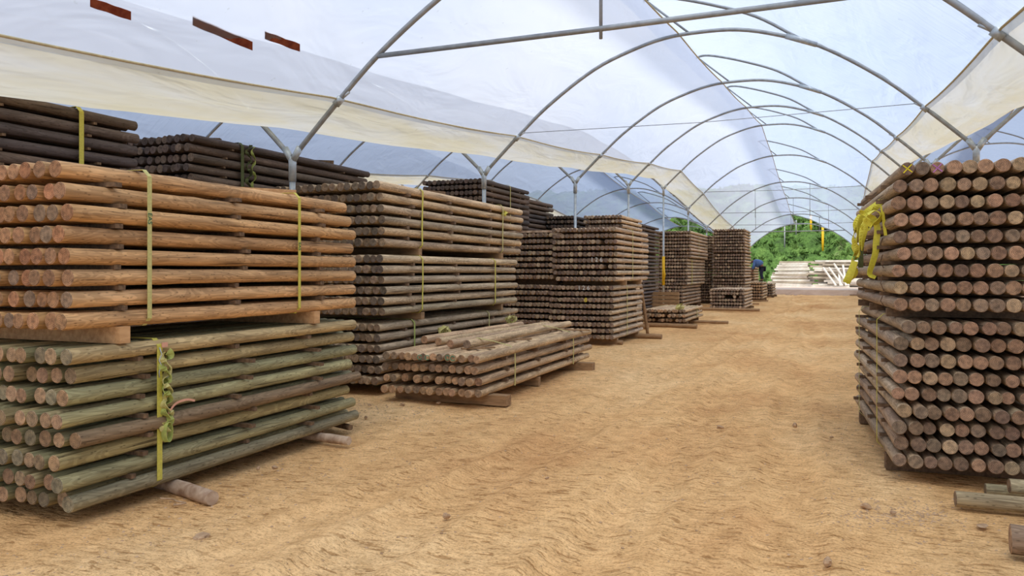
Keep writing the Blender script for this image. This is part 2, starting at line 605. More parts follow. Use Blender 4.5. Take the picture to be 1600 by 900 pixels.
def hoop(cx, n, which):
    y, H = YN[n], HN[n]
    e = empty('roof_hoop', (cx, y, H))
    P = lambda u, z: Vector((-u, 0, z))
    main = [P(u, arc(u)) for u in np.linspace(W, -W, 53)]
    MB().tube(main, .034, 10).build('arch_tube', M['steel'], e, sm=True)
    if n <= 10:
        MB().tube(curve_pts([P(u, z - .0) for u, z in RAISED[1:]], 5), .028, 8).build('ridge_vent_tube', M['steel'], e, sm=True)
        MB().tube([P(.98, 3.04), P(.2, arc(.2))], .02, 8).build('strut', M['steel'], e, sm=True)
        a_ = P(-1.45, arc(1.45) + .01); b_ = P(-1.95, arc(1.95) + .01)
        MB().tube([a_, b_], .052, 10).build('sleeve', M['bright_steel'], e, sm=True)
    for s in (1, -1):
        q = s * CLAMP
        c = P(q, arc(q)); t = (P(q + .1, arc(q + .1)) - P(q - .1, arc(q - .1))).normalized()
        mb = MB().tube([c - t * .06, c + t * .06], .055, 10)
        mb.tube([c + Vector((s * .0, 0, .0)), c + Vector((-s * .22 * 0 + s * .0, .0, .0)) + Vector((s * .16, 0, .1))], .02, 6)
        mb.build('clamp', M['bright_steel'], e, sm=True)
    side = {'this': 'aisle tunnel', 'left': 'tunnel left of the aisle', 'right': 'tunnel right of the aisle', 'far left': 'farthest left tunnel'}[which]
    k = n if n >= 1 else 0
    tag(e, f'curved grey steel roof hoop, {ORD[n - 1]} from the camera in the {side}' if which != 'this' else f'curved grey steel roof hoop over the aisle, {ORD[n - 1]} from the camera', 'roof hoop', f'roof hoops of the {side}')
    return e


for cx, which in TUN:
    for n in range(1, 11):
        if which == 'far left' and n < 3: continue
        hoop(cx, n, which)


def post(x, n, which):
    y, H = YN[n], HN[n]
    e = empty('steel_post', (x, y, 0))
    MB().tube([(0, 0, -.1), (0, 0, H - .1)], .04, 14).build('post_tube', M['bright_steel'], e, sm=True)
    MB().tube([(0, 0, H - .3), (0, 0, H - .02), (0, 0, H + .03)], [.05, .052, .035], 14).build('fork_socket', M['bright_steel'], e, sm=True)
    mb = MB()
    for s in (-1, 1):
        mb.tube([(0, 0, H - .04), (s * .12, 0, H + .14)], .046, 10)
    mb.build('fork_arm', M['bright_steel'], e, sm=True)
    if which == 'left' and n == 5:
        MB().tube([(0, 0, 1.05), (0, 0, 2.25)], .058, 14).build('yellow_sleeve', M['yellow_paint'], e, sm=True)
        MB().tube([(.03, -.05, 1.25), (.07, -.07, 1.5), (.03, -.06, 1.75)], .03, 8).build('yellow_sleeve', M['yellow_paint'], e, sm=True)
    wh = {'left': 'along the left side of the aisle', 'right': 'along the right side of the aisle', 'far': 'in the second row left of the aisle'}[which]
    tag(e, f'galvanised steel roof post, {ORD[n - 1]} from the camera {wh}', 'post', f'roof posts {wh}')


for n in range(1, 11):
    post(CX - W, n, 'left')
for n in range(1, 11):
    post(CX + W, n, 'right')
for n in range(2, 9):
    post(CX - 3 * W, n, 'far')


# cross ties under the hoops
def tie(n, thick, hang=(), lab=''):
    y, H = YN[n], HN[n]
    u = 3.02 if thick > .02 else 3.5
    z = arc(u)
    e = empty('cross_tie', (CX, y, H + z))
    MB().tube([(-u, 0, 0), (0, 0, -.01 if thick > .02 else -.05), (u, 0, 0)], thick, 8).build('tie_rod', M['steel'], e, sm=True)
    for hx in hang:
        top = arc(abs(hx)) - z
        MB().tube([(hx, 0, -.12 if thick > .02 else -.3), (hx, 0, top)], .02 if thick > .02 else .012, 8).build('hanger', M['steel'], e, sm=True)
    tag(e, lab, 'tie rod')


tie(1, .032, (-.15,), 'thick horizontal steel tie bar crossing under the nearest hoop')
tie(2, .006, (), 'thin wire tie strung under the second hoop from the camera')
tie(6, .012, (), 'thin horizontal tie under the sixth hoop from the camera')
tie(7, .014, (-1.7, 1.1), 'thin horizontal tie with hangers under the seventh hoop from the camera')
tie(8, .014, (-2.2, .0, 2.0), 'thin horizontal tie with hangers under the eighth hoop from the camera')
tie(9, .03, (-.4, 1.4), 'horizontal tie with hangers under the ninth hoop from the camera')

# red-brown repair tape on the near left roof slope
def film_point(px, py):
    a, b = (px - 800) / 1200, (425 - py) / 1200
    d = Vector((a * CS - SN, a * SN + CS, b))
    lo = 1.0
    for k in range(4000):
        t = 1.0 + k * .005
        p = Vector((0, 0, 1.6)) + d * t
        u = CX - p.x
        if abs(u) < W and p.z > Hat(p.y) + arc(u) + .02 - .0:
            return p
    return p


def tape(p0, p1, wpx, label):
    a = [film_point(p0[0] + (p1[0] - p0[0]) * k / 10, p0[1] + (p1[1] - p0[1]) * k / 10 + (.5 * math.sin(k * 1.3))) for k in range(11)]
    b = [film_point(p0[0] + (p1[0] - p0[0]) * k / 10, p0[1] + (p1[1] - p0[1]) * k / 10 + wpx + (.5 * math.sin(k * 1.1))) for k in range(11)]
    off = Vector((.25, 0, -1)).normalized() * .02
    V, F = [], []
    for k in range(11):
        V += [a[k] + off, b[k] + off, b[k] + off * 1.25, a[k] + off * 1.25]
    for k in range(10):
        q = 4 * k
        for j in range(4):
            F.append((q + j, q + (j + 1) % 4, q + 4 + (j + 1) % 4, q + 4 + j))
    F += [(0, 1, 2, 3), (43, 42, 41, 40)]
    o = link('repair_tape', mesh('repair_tape', V, F, M['tape'], sm=False))
    tag(o, label, 'tape', 'repair tapes on the roof')


tape((140, -8), (204, 14), 14, 'red-brown repair tape on the roof film, cut by the top of the photo')
tape((300, 21), (394, 62), 14, 'longest red-brown repair tape on the roof film, middle of three')
tape((413, 45), (468, 66), 12, 'shortest red-brown repair tape on the roof film, nearest the steel hoop')


# ------------------------------------------------------------------ ground, slab, hill
def ground_z(X, Y):
    z = .03 * vnoise(X, Y, 3, 2.3) + .014 * vnoise(X, Y, 4, .7) + .006 * vnoise(X, Y, 5, .22)
    # wheel ruts running down the aisle
    for k, (x0, x1, x2, wd, dp) in enumerate([(-1.55, -.7, -1.6, .2, .035), (-.3, -.2, -1.3, .2, .03), (-2.6, -1.7, -2.2, .22, .035), (-1.0, -2.4, -.8, .17, .02), (-3.1, -2.6, -1.2, .18, .02)]):
        t = np.clip(Y / 40, 0, 1.4)
        xc = x0 * (1 - t) ** 2 + 2 * x1 * t * (1 - t) + x2 * t * t + .12 * np.sin(Y * .35 + k)
        d = (X - xc) / wd
        z = z - dp * np.exp(-d ** 4) + dp * .6 * np.exp(-((np.abs(d) - 1.35) / .3) ** 2)
        z = z + .003 * np.exp(-d ** 4) * np.sin(Y * 2 * PI / .11 + 6 * np.abs(d))
    # soft curved turning marks far down the aisle
    for (cx_, cy_, r_) in ((1.6, 24, 3.0), (1.6, 24, 3.6), (2.4, 30, 4.6)):
        d = (np.hypot(X - cx_, (Y - cy_) * .55) - r_) / .14
        z = z - .025 * np.exp(-d * d) * (X < .6)
    z = z * np.clip(1 - np.maximum(np.abs(X + 1.8) - 3.2, 0) * .6, .25, 1)
    return z - .012


xs = np.concatenate([np.arange(-60, -6, 2.0), np.arange(-6, -4.4, .2), np.arange(-4.4, 2.4, .045), np.arange(2.4, 5, .2), np.arange(5, 41, 2.0)])
ys = np.concatenate([np.arange(-8, 1.6, .6), np.arange(1.6, 14, .04), np.arange(14, 30, .1), np.arange(30, 62, .35), np.arange(62, 100, 3.0)])
fl = link('floor', grid_mesh('floor', xs, ys, ground_z, M['ground']))
tag(fl, 'sandy orange-tan dirt ground with tyre tracks', kind='structure')
sb = MB()
sb.box((-3, 71.5, .12), (46, 27, .46))
o = sb.build('path', M['slab'])
tag(o, 'pale concrete yard slab beyond the end of the tunnels', kind='structure')


def hill_z(X, Y):
    s = np.clip((Y - 84) / 6, 0, 1)
    base = .3 + 14.5 * np.tanh((Y - 84) * .62 / 14.5) * s + 1.2 * vnoise(X, Y, 11, 9) * s
    return base + .7 * vnoise(X, Y, 12, 2.2) * s + .45 * vnoise(X, Y, 13, .8) * s + .3 * np.abs(vnoise(X, Y, 14, .4)) * s


hl = link('hill', grid_mesh('hill', np.arange(-75, 40, .38), np.arange(82, 132, .38), hill_z, M['grass']))
tag(hl, 'steep green overgrown hillside behind the tunnels', kind='structure')
rng = random.Random(5)
# bushy weeds on the hill: leaf clumps
V, F = [], []
for k in range(2600):
    x = rng.uniform(-45, 12); y = rng.uniform(85, 112)
    z = float(hill_z(np.array([x]), np.array([y]))[0])
    s0 = rng.uniform(.25, .8)
    for j in range(9):
        a = rng.uniform(0, 2 * PI); el = rng.uniform(.1, 1.3)
        d = Vector((math.cos(a) * math.cos(el), math.sin(a) * math.cos(el), math.sin(el)))
        c = Vector((x, y, z - .05)) + d * s0 * .55
        t = d.cross(Vector((rng.uniform(-1, 1), rng.uniform(-1, 1), rng.uniform(-1, 1)))).normalized() * s0 * .22
        q = len(V)
        V += [c - d * s0 * .3, c + t, c + d * s0 * .55, c - t]
        F.append((q, q + 1, q + 2, q + 3))
o = link('undergrowth', mesh('undergrowth', V, F, M['grass'], sm=False))
tag(o, 'green weeds and bushes covering the hillside', 'undergrowth', kind='stuff')

# ------------------------------------------------------------------ poles
TAN = [(168, 138, 100), (160, 130, 94), (176, 146, 108), (150, 124, 92)]
PAL = {
    'green': ([(172, 158, 118), (160, 152, 116), (154, 150, 114), (166, 154, 116), (148, 144, 110)], [(158, 128, 100), (150, 128, 102), (168, 138, 110), (140, 128, 106), (152, 122, 98)]),
    'orange': ([(206, 166, 118), (212, 174, 126), (196, 156, 110), (208, 168, 120)], [(164, 126, 96), (156, 120, 94), (172, 132, 100), (144, 120, 100), (168, 122, 92)]),
    'black': ([(104, 92, 86), (112, 98, 88), (94, 86, 84), (118, 102, 90)], [(104, 88, 78), (90, 78, 72), (118, 100, 86)]),
    'grey': ([(188, 168, 140), (194, 172, 142), (176, 158, 134), (196, 174, 144)], [(138, 116, 96), (124, 108, 92), (148, 126, 104), (112, 98, 86)]),
    'tan': ([(210, 182, 146), (202, 174, 140), (194, 166, 132)], [(182, 146, 114), (166, 134, 106), (186, 150, 118), (146, 124, 104)]),
    'dusk': ([(214, 190, 160), (206, 182, 154), (196, 174, 148)], [(138, 116, 100), (124, 106, 94), (152, 130, 112), (172, 150, 126), (130, 108, 94)]),
    'brown': ([(198, 176, 148), (176, 152, 126), (168, 146, 120)], [(158, 126, 104), (144, 118, 98), (166, 132, 108), (156, 124, 102), (134, 110, 94), (172, 146, 118), (140, 120, 102)]),
}

SIDE_CACHE = {}


def ring_pattern(sides):
    if sides not in SIDE_CACHE:
        a = np.arange(sides) * 2 * PI / sides
        SIDE_CACHE[sides] = (np.cos(a), np.sin(a))
    return SIDE_CACHE[sides]


def pole_arrays(p0, p1, r0, r1, sides, rings, rng, rough=.05, tint=(.3, .2, .1), etint=(.3, .2, .1)):
    p0, p1 = np.array(p0, float), np.array(p1, float)
    ax = p1 - p0
    L = np.linalg.norm(ax); ax = ax / L
    up = np.array([0, 0, 1.0]) if abs(ax[2]) < .9 else np.array([0, 1.0, 0])
    a = np.cross(ax, up); a /= np.linalg.norm(a)
    b = np.cross(ax, a)
    ca, sa = ring_pattern(sides)
    seed = rng.randrange(1 << 20)
    t = np.linspace(0, 1, rings + 1)
    bend = rng.uniform(-.012, .012) * (L / 3), rng.uniform(-.006, .006) * (L / 3)
    kn = np.zeros_like(t)
    tt = np.repeat(t[:, None], sides, 1)
    kk = np.arange(sides)[None, :]
    rad = (r0 + (r1 - r0) * tt)
    rad = rad * (1 + rough * .6 * vnoise(tt * L, 0 * tt, seed, .35) + rough * .5 * vnoise(tt * L * 1.0, np.cos(kk * 2 * PI / sides) * 1.2 + tt * 0, seed + 3, .5))
    for _ in range(int(3 * L / 3) if rings > 8 else 0):      # whorls of knots
        kp = rng.uniform(.05, .95)
        rad = rad * (1 + rng.uniform(.03, .08) * np.exp(-((tt - kp) * L / .04) ** 2))
    lx, ly = ca[None, :] * rad, sa[None, :] * rad
    cen = np.sin(tt * PI)
    bx, by = bend[0] * cen, bend[1] * cen
    P = p0 + ax * (tt * L)[..., None] + a * (lx + bx)[..., None] + b * (ly + by)[..., None]
    off = rng.uniform(0, 60)
    lc = np.stack([lx, ly, tt * L + off], -1)
    V = [P.reshape(-1, 3)]; LC = [lc.reshape(-1, 3)]
    nside = (rings + 1) * sides
    caps = []
    o1, o2 = rng.uniform(-.008, .008), rng.uniform(-.008, .008)
    for e, (sg, i) in enumerate(((-1, 0), (1, rings))):
        outer = P[i]
        c = outer.mean(0)
        inner = c + (outer - c) * .9 + ax * sg * .004
        l_out = np.stack([lx[i] + o1, ly[i] + o2, np.full(sides, off + e * 7.3)], -1)
        l_in = l_out * np.array([.9, .9, 1])
        V += [outer, inner]; LC += [l_out, l_in]
    V = np.concatenate(V); LC = np.concatenate(LC)
    T = np.empty((len(V), 4), np.float32)
    T[:nside, :3] = tint; T[nside:, :3] = etint; T[:, 3] = 1
    quads = []
    k = np.arange(sides); k2 = (k + 1) % sides
    for i in range(rings):
        q = i * sides
        quads.append(np.stack([q + k, q + sides + k, q + sides + k2, q + k2], -1))
    nq_side = rings * sides
    n1 = nside
    quads.append(np.stack([n1 + k, n1 + k2, n1 + sides + k2, n1 + sides + k], -1))
    n2 = nside + 2 * sides
    quads.append(np.stack([n2 + k, n2 + sides + k, n2 + sides + k2, n2 + k2], -1))
    Q = np.concatenate(quads)
    ng = [(n1 + sides + k), (n2 + sides + k)[::-1]]
    ng[0] = ng[0]
    return V, LC, T, Q, ng, nq_side


def build_poles(name, arrs):
    """one mesh out of one or many pole arrays"""
    VV, LL, TT, loops, starts, mi, base, ls = [], [], [], [], [], [], 0, 0
    sm = []
    for V, LC, T, Q, ng, nqs in arrs:
        VV.append(V); LL.append(LC); TT.append(T)
        loops.append((Q + base).ravel()); starts.append(ls + np.arange(len(Q)) * 4); ls += Q.size
        m = np.ones(len(Q), np.int32); m[:nqs] = 0
        mi.append(m); sm.append(m == 0)
        for g in ng:
            loops.append(g + base); starts.append(np.array([ls])); ls += len(g)
            mi.append(np.array([1], np.int32)); sm.append(np.array([False]))
        base += len(V)
    V = np.concatenate(VV); L = np.concatenate(loops).astype(np.int32)
    me = bpy.data.meshes.new(name)
    me.vertices.add(len(V)); me.vertices.foreach_set('co', V.astype(np.float32).ravel())
    me.loops.add(len(L)); me.loops.foreach_set('vertex_index', L)
    st = np.concatenate(starts).astype(np.int32)
    me.polygons.add(len(st)); me.polygons.foreach_set('loop_start', st)
    me.polygons.foreach_set('material_index', np.concatenate(mi))
    me.materials.append(M['side']); me.materials.append(M['end'])
    me.update(calc_edges=True)
    me.polygons.foreach_set('use_smooth', np.concatenate(sm))
    at_ = me.attributes.new('lc', 'FLOAT_VECTOR', 'POINT')
    at_.data.foreach_set('vector', np.concatenate(LL).astype(np.float32).ravel())
    at2 = me.attributes.new('tint', 'FLOAT_COLOR', 'POINT')
    at2.data.foreach_set('color', np.concatenate(TT).ravel())
    return me


def jit(c, rng, v=.1, g=.02):
    k = 1 + rng.uniform(-v, v)
    return tuple(max(0, x * k * (1 + rng.uniform(-g, g))) for x in c)


class Bundle:
    def __init__(s, key, x, y, length, rows, hb, pitch, ncol, dia, colp, pal, side=-1, yaw=0, lod=1, phrase='', look='', seed=1,
                 rowtint=None, holes=(), jx=.012, jy=.035, rowdx=None, ends=None, ncol_row=None):
        s.__dict__.update(locals())
        a = math.radians(yaw)
        s.dv = Vector((math.sin(a), math.cos(a), 0))
        s.du = Vector((side * math.cos(a), -side * math.sin(a), 0))
        s.o = Vector((x, y, 0))

    def P(s, u, v, w_):
        return s.o + s.du * u + s.dv * v + Vector((0, 0, w_))

    @property
    def top(s): return s.hb + (s.rows - 1) * s.pitch + s.dia / 2

    @property
    def bot(s): return s.hb - s.dia / 2

    @property
    def width(s): return (s.ncol - 1) * s.colp


#PICK_BEGIN
PICK = {(b, r, c) for b, rr in {
    'O': {0: [0, 1, 2, 3, 4], 1: [0, 1, 2, 3, 4], 2: [0, 1, 2, 3, 4], 3: [0, 1, 2, 3, 4], 4: [0, 1, 2, 3, 4], 5: [0, 1, 2, 4, 5], 6: [0, 1, 2, 3, 4], 7: [0, 1, 2, 3, 4, 5]},
    'G': {0: [0, 1, 2, 3, 4, 5, 7, 8], 1: [0, 1, 2, 3, 4], 2: [0, 1, 2, 3, 4, 5], 3: [0, 1, 2, 3, 4], 4: [0, 1, 2, 3, 4, 5], 5: [0, 1, 2, 3, 4], 6: [0, 1, 2, 3, 4], 7: [0, 1, 2, 3, 4, 5]},
    'D1a': {0: [0], 1: [0, 1], 2: [0, 1, 2], 3: [0, 1], 4: [0]},
    'D2a': {0: [0, 1], 1: [0, 1], 2: [0, 1], 3: [0, 1], 4: [0]},
    'S2a': {0: [0, 2], 1: [0, 1, 2], 2: [0, 2], 3: [0, 1], 4: [0], 5: [0]},
    'S2b': {0: [0], 1: [0], 2: [0], 3: [0], 4: [0], 5: [0]},
    'S2c': {0: [0, 1, 2], 1: [0], 2: [0, 2]},
    'LW': {0: [0, 1, 2, 3, 4, 5], 1: [0, 1], 2: [0, 1, 2], 3: [0, 1]},
    'RL': {0: [0, 1, 2, 3, 4, 5, 6, 7], 1: [0, 1, 2, 3, 4, 5, 6, 7], 2: [0, 1, 2, 3, 4, 5, 6, 7], 3: [0, 1, 2, 3, 4, 5, 6, 7, 8], 4: [0, 1, 2, 3, 4, 5, 6, 7, 8], 5: [0, 1, 2, 3, 4, 5, 6, 7], 6: [0, 1, 2, 3, 4, 5, 6, 7], 7: [0, 1, 2, 3, 4, 5, 6, 7], 8: [0, 1, 2, 3, 4, 5, 6, 7]},
    'RU': {0: [0, 1, 2, 3, 4, 5, 6, 7], 1: [0, 1, 2, 3, 4, 5, 6, 7], 2: [0, 1, 2, 3, 4, 5, 6, 7], 3: [0, 1, 2, 3, 4, 5, 6, 7], 4: [0, 1, 2, 3, 4, 5, 6, 7], 5: [0, 1, 2, 3, 4, 5, 6, 7], 6: [0, 1, 2, 3, 4, 5, 6, 7], 7: [0, 1, 2, 3, 4, 5, 6, 7], 8: [0, 1, 2, 3, 4, 5, 6, 7]},
    'Fa': {0: [0], 1: [0], 2: [0], 3: [0]},
    'S3a': {7: [0]},
}.items() for r, cc in rr.items() for c in cc}
#PICK_END
REST = []        # everything past the 300 largest
N_IND = [0]
BUNDLES = {}


def bundle(*a, **k):
    b = Bundle(*a, **k)
    BUNDLES[b.key] = b
    rng = random.Random(b.seed * 977 + 3)
    sides, rings = {0: (22, 26), 1: (16, 12), 2: (12, 3), 3: (10, 2)}[b.lod]
    for r in range(b.rows):              # r = 0 is the topmost layer
        h = b.hb + (b.rows - 1 - r) * b.pitch
        rx = rng.uniform(-b.jx, b.jx) * 1.2 + (b.rowdx[r] if b.rowdx else 0)
        ry = rng.uniform(-b.jy, b.jy)
        skip = 0
        nc = b.ncol if not b.ncol_row else b.ncol_row[r]
        for c in range(nc):
            rr = b.dia / 2 * rng.uniform(.93, 1.0)
            u = c * b.colp + rx + rng.uniform(-1, 1) * b.jx * .5
            v0 = ry + rng.uniform(-b.jy, b.jy) * .8
            v1 = b.length + ry + rng.uniform(-b.jy, b.jy) * .8
            if b.ends: v1 = b.length + b.ends[r] * (1 if c == 0 else .3) + rng.uniform(-.02, .02)
            sd, en = PAL[b.pal]
            ts = jit(lin(rng.choice(sd)), rng)
            te = jit(tuple(q * m_ for q, m_ in zip(lin(rng.choice(en)), (1.06, 1.10, 1.10))), rng, .22, .025)
            if b.rowtint and c == 0 and b.rowtint[r]: ts = jit(lin(b.rowtint[r]), rng, .03, .01)
            sd_seed = rng.randrange(1 << 30)
            if (r, c) in b.holes: continue
            interior = c > 1 and r > 0
            key = (b.key, r, c)
            ind = PICK is None or key in PICK
            sz = -rng.uniform(0, .1) * (b.dia / 2)
            p0 = b.P(u, v0, h - (b.dia / 2 - rr)); p1 = b.P(u + rng.uniform(-.006, .006), v1, h - (b.dia / 2 - rr))
            flip = rng.random() < .35
            ra, rb = (rr, rr * .93) if not flip else (rr * .95, rr)
            r2 = random.Random(sd_seed)
            ring_n = rings if not interior else max(2, rings // 4)
            if ind:
                mid = (p0 + p1) / 2
                arr = pole_arrays(p0 - mid, p1 - mid, ra, rb, sides, ring_n, r2, .05, ts, te)
                o = link('wooden_pole', build_poles('wooden_pole', [arr]), None, mid)
                o['key'] = f'{b.key},{r},{c}'
                if b.rows - 1 - r == 0: lay = 'bottom layer'
                elif r == 0: lay = 'top layer'
                else: lay = f'{ORD[r]} layer down'
                pl = 'aisle-side' if c == 0 else f'{ORD[c]} from aisle'
                tag(o, f'{b.look} pole, {pl}, {lay}, {b.phrase}', 'pole', f'poles of {b.phrase}')
                N_IND[0] += 1
            else:
                REST.append(pole_arrays(p0, p1, ra, rb, sides, ring_n, r2, .05, ts, te))
    return b


GREEN = bundle('G', -4.43, 3.35, 3.24, 8, .148, .132, 11, .108, .118, 'green', lod=0, yaw=-1.5, phrase='green ground bundle beside the log', look='green-tan', seed=11,
               rowtint=[(192, 170, 126), (182, 166, 124), (160, 156, 118), (170, 162, 120), (138, 118, 92), (176, 164, 120), (160, 154, 116), (144, 136, 108)],
               jx=.028, jy=.05, rowdx=[-.0, .0, .02, .0, -.02, .01, .0, -.01])
ORANGE = bundle('O', -4.44, 3.36, 3.2, 8, 1.290, .137, 12, .112, .120, 'orange', lod=0, yaw=-1.2, phrase='orange-brown bundle on timber bearers', look='orange-brown', seed=12,
                jx=.014, jy=.03, rowdx=[.06, .01, -.02, .0, -.01, -.01, -.01, -.01])
DARK1 = [bundle('D1' + 'abc'[k], -6.84, 2.6, 3.4, rw, hb, .132, 12, .114, .118, 'black', lod=1 if k == 0 else 2,
                phrase=['dark top bundle behind the orange-brown one', 'dark middle bundle behind the orange-brown one', 'dark bottom bundle behind the orange-brown one'][k], look='blackened', seed=20 + k)
         for k, (rw, hb) in enumerate(((7, 2.36), (7, 1.28), (7, .22)))]
DARK2 = [bundle('D2' + 'abc'[k], -7.85, 7.72 + .0, 4.2, rw, hb, .132, 13, .114, .121, 'black', lod=1 if k == 0 else 2,
                phrase=['dark top bundle with green strap', 'dark second bundle under the green strap', 'dark third bundle under the green strap'][k], look='blackened', seed=30 + k, jx=.02)
         for k, (rw, hb) in enumerate(((8, 2.46), (7, 1.35), (7, .25)))]
U2 = bundle('S2a', -5.37, 8.46, 4.85, 6, 1.985, .1465, 15, .112, .1135, 'grey', lod=1, yaw=-.4, phrase='top bundle of the triple stack', look='grey-brown', seed=41, ends=[.1, .1, .0, .05, -.03, -.05],
            rowtint=[(218, 192, 156), (210, 182, 146), (194, 172, 142), (178, 160, 134), (204, 176, 140), (184, 162, 134)])
M2 = bundle('S2b', -5.34, 8.46, 4.55, 6, 1.09, .1365, 16, .108, .110, 'grey', lod=1, yaw=-.4, phrase='middle bundle of the triple stack', look='grey-brown', seed=42,
            rowtint=[(212, 190, 156), (196, 176, 146), (190, 172, 146), (190, 172, 144), (202, 180, 148), (180, 164, 136)])
L2 = bundle('S2c', -5.41, 8.46, 4.75, 6, .200, .137, 16, .108, .110, 'grey', lod=1, yaw=-.4, phrase='bottom bundle of the triple stack', look='grey-brown', seed=43)
LOW = bundle('LW', -3.84, 8.15, 4.6, 4, .168, .138, 13, .100, .101, 'tan', lod=0, yaw=-.5, phrase='low tan bundle on the sand', look='tan', seed=51, jx=.02, jy=.07,
             holes=((2, 6), (2, 9)), rowdx=[0, .02, .015, .025])
FAR_F = [bundle('F' + 'abc'[k], -7.2, 15.4, 2.9, 8, hb, .13, 13, .112, .115, 'black', lod=2, phrase='dark bundle behind the triple stack', look='blackened', seed=60 + k)
         for k, hb in enumerate((2.72, 1.5, .25))]
FAR_7 = [bundle('H' + 'abc'[k], -7.6, 18.7, 2.6, 8, hb, .13, 12, .112, .115, 'black', lod=2, phrase='dark bundle behind the triple stack', look='blackened', seed=70 + k)
         for k, hb in enumerate((2.62, 1.45, .25))]
U3 = bundle('S3a', -4.28, 16.0, 3.05, 9, 1.450, .134, 15, .100, .0985, 'dusk', lod=2, phrase='upper bundle of the chalk-numbered stack', look='pale brown', seed=81, holes=((2, 3), (6, 2), (8, 14)), jx=.012)
L3 = bundle('S3b', -4.36, 16.0, 2.75, 9, .197, .1325, 15, .100, .0985, 'dusk', lod=2, phrase='lower bundle of the chalk-numbered stack', look='pale brown', seed=82, jx=.012)
U3b = bundle('S3c', -5.78, 16.1, 3.0, 8, 1.49, .134, 13, .098, .1, 'dusk', lod=2, phrase='x', look='brown', seed=83, jx=.012)
L3b = bundle('S3d', -5.78, 16.1, 3.0, 9, .21, .1325, 13, .098, .1, 'dusk', lod=2, phrase='x', look='brown', seed=84, jx=.012)
S3R = [bundle('R3' + 'abc'[k], -5.35, 20.6, 2.4, 8, hb, .13, 11, .099, .1, 'dusk', lod=3, phrase='x', look='brown', seed=90 + k) for k, hb in enumerate((2.22, 1.2, .2))]
S3Q = [bundle('Q3' + 'abc'[k], -6.75, 20.6, 2.4, 8, hb, .13, 8, .099, .1, 'black', lod=3, phrase='x', look='brown', seed=94 + k) for k, hb in enumerate((2.24, 1.2, .2))]
S3T = [bundle('T3' + 'abc'[k], -6.2, 26.5, 3.0, 8, hb, .13, 14, .099, .1, 'black', lod=3, phrase='x', look='brown', seed=97 + k) for k, hb in enumerate((2.35, 1.25, .2))]
S4 = [bundle('S4' + 'abc'[k], x_, 33.0, ln, rw, hb, pt, nc, .118, .1195, 'dusk', lod=3, phrase='x', look='brown', seed=100 + k)
      for k, (x_, ln, rw, hb, pt, nc) in enumerate(((-5.58, 4.8, 8, 2.27, .148, 13), (-5.72, 4.8, 8, 1.1, .145, 12), (-5.92, 4.9, 6, .2, .15, 12)))]
S4B = [bundle('V4' + 'abc'[k], -5.7, 27.0 + 12.5, 3.0, 8, hb, .14, 12, .117, .1185, 'dusk', lod=3, phrase='x', look='brown', seed=104 + k) for k, hb in enumerate((2.4, 1.25, .2))]
S5 = [bundle('S5' + 'abc'[k], -3.87, 38.0, 2.9, 8, hb, .145, 13, .117, .1185, 'dusk', lod=3, phrase='x', look='brown', seed=110 + k) for k, hb in enumerate((2.6, 1.4, .2))]
S5L = bundle('S5l', -3.38, 33.0, 3.5, 6, .14, .142, 12, .117, .1185, 'dusk', lod=3, phrase='x', look='brown', seed=114, holes=((2, 4), (2, 5), (2, 6), (2, 2)))
S6 = bundle('S6', -3.5, 43.5, 3.0, 6, .2, .16, 10, .128, .131, 'tan', lod=3, phrase='x', look='brown', seed=116)
S6b = bundle('S6b', -4.3, 47.5, 3.2, 11, .25, .16, 8, .128, .131, 'tan', lod=3, phrase='x', look='brown', seed=117)
S6c = bundle('S6c', -3.45, 50.0, 3.0, 5, .2, .16, 12, .128, .131, 'grey', lod=3, phrase='x', look='brown', seed=118)
RB = [bundle('RB' + 'ab'[k], .8, 10.6, 2.8, 7, hb, .13, 10, .104, .106, 'brown', side=1, lod=3, phrase='x', look='brown', seed=140 + k) for k, hb in enumerate((1.22, .2))]  # unseen stack, added to block light and gaps behind the right bundles
HS = bundle('HS', -3.96, 22.2, 3.3, 3, .20, .135, 12, .098, .0995, 'tan', lod=2, phrase='x', look='tan', seed=120, holes=((2, 3), (2, 8), (1, 5)), jx=.03, jy=.12)
RU = bundle('RU', .478, 6.48, 2.95, 9, 1.356, .1277, 10, .105, .1055, 'brown', side=1, lod=0, yaw=-3.6, phrase='upper bundle right of the aisle', look='brown', seed=131, jx=.012, jy=.02,
            rowdx=[.035, 0, 0, 0, 0, .01, 0, 0, 0])
RL = bundle('RL', .478, 6.48, 2.95, 9, .174, .1268, 10, .105, .1055, 'brown', side=1, lod=0, yaw=-3.6, phrase='lower bundle right of the aisle', look='brown', seed=132, jx=.02, jy=.03,
            rowdx=[.03, -.01, -.015, 0, -.01, .02, -.02, .01, .01], holes=())


def loose_pole(p0, p1, dia, pal, label, seed, key=None, cat='pole', group=None, ts=None, te=None):
    r = random.Random(seed)
    p0, p1 = Vector(p0), Vector(p1)
    mid = (p0 + p1) / 2
    sd, en = PAL[pal]
    ts = lin(ts) if ts else jit(lin(r.choice(sd)), r)
    te = lin(te) if te else jit(lin(r.choice(en)), r)
    arr = pole_arrays(p0 - mid, p1 - mid, dia / 2, dia / 2 * .94, 20, 18, r, .06, ts, te)
    o = link('wooden_pole', build_poles('wooden_pole', [arr]), None, mid)
    tag(o, label, cat, group)
    return o


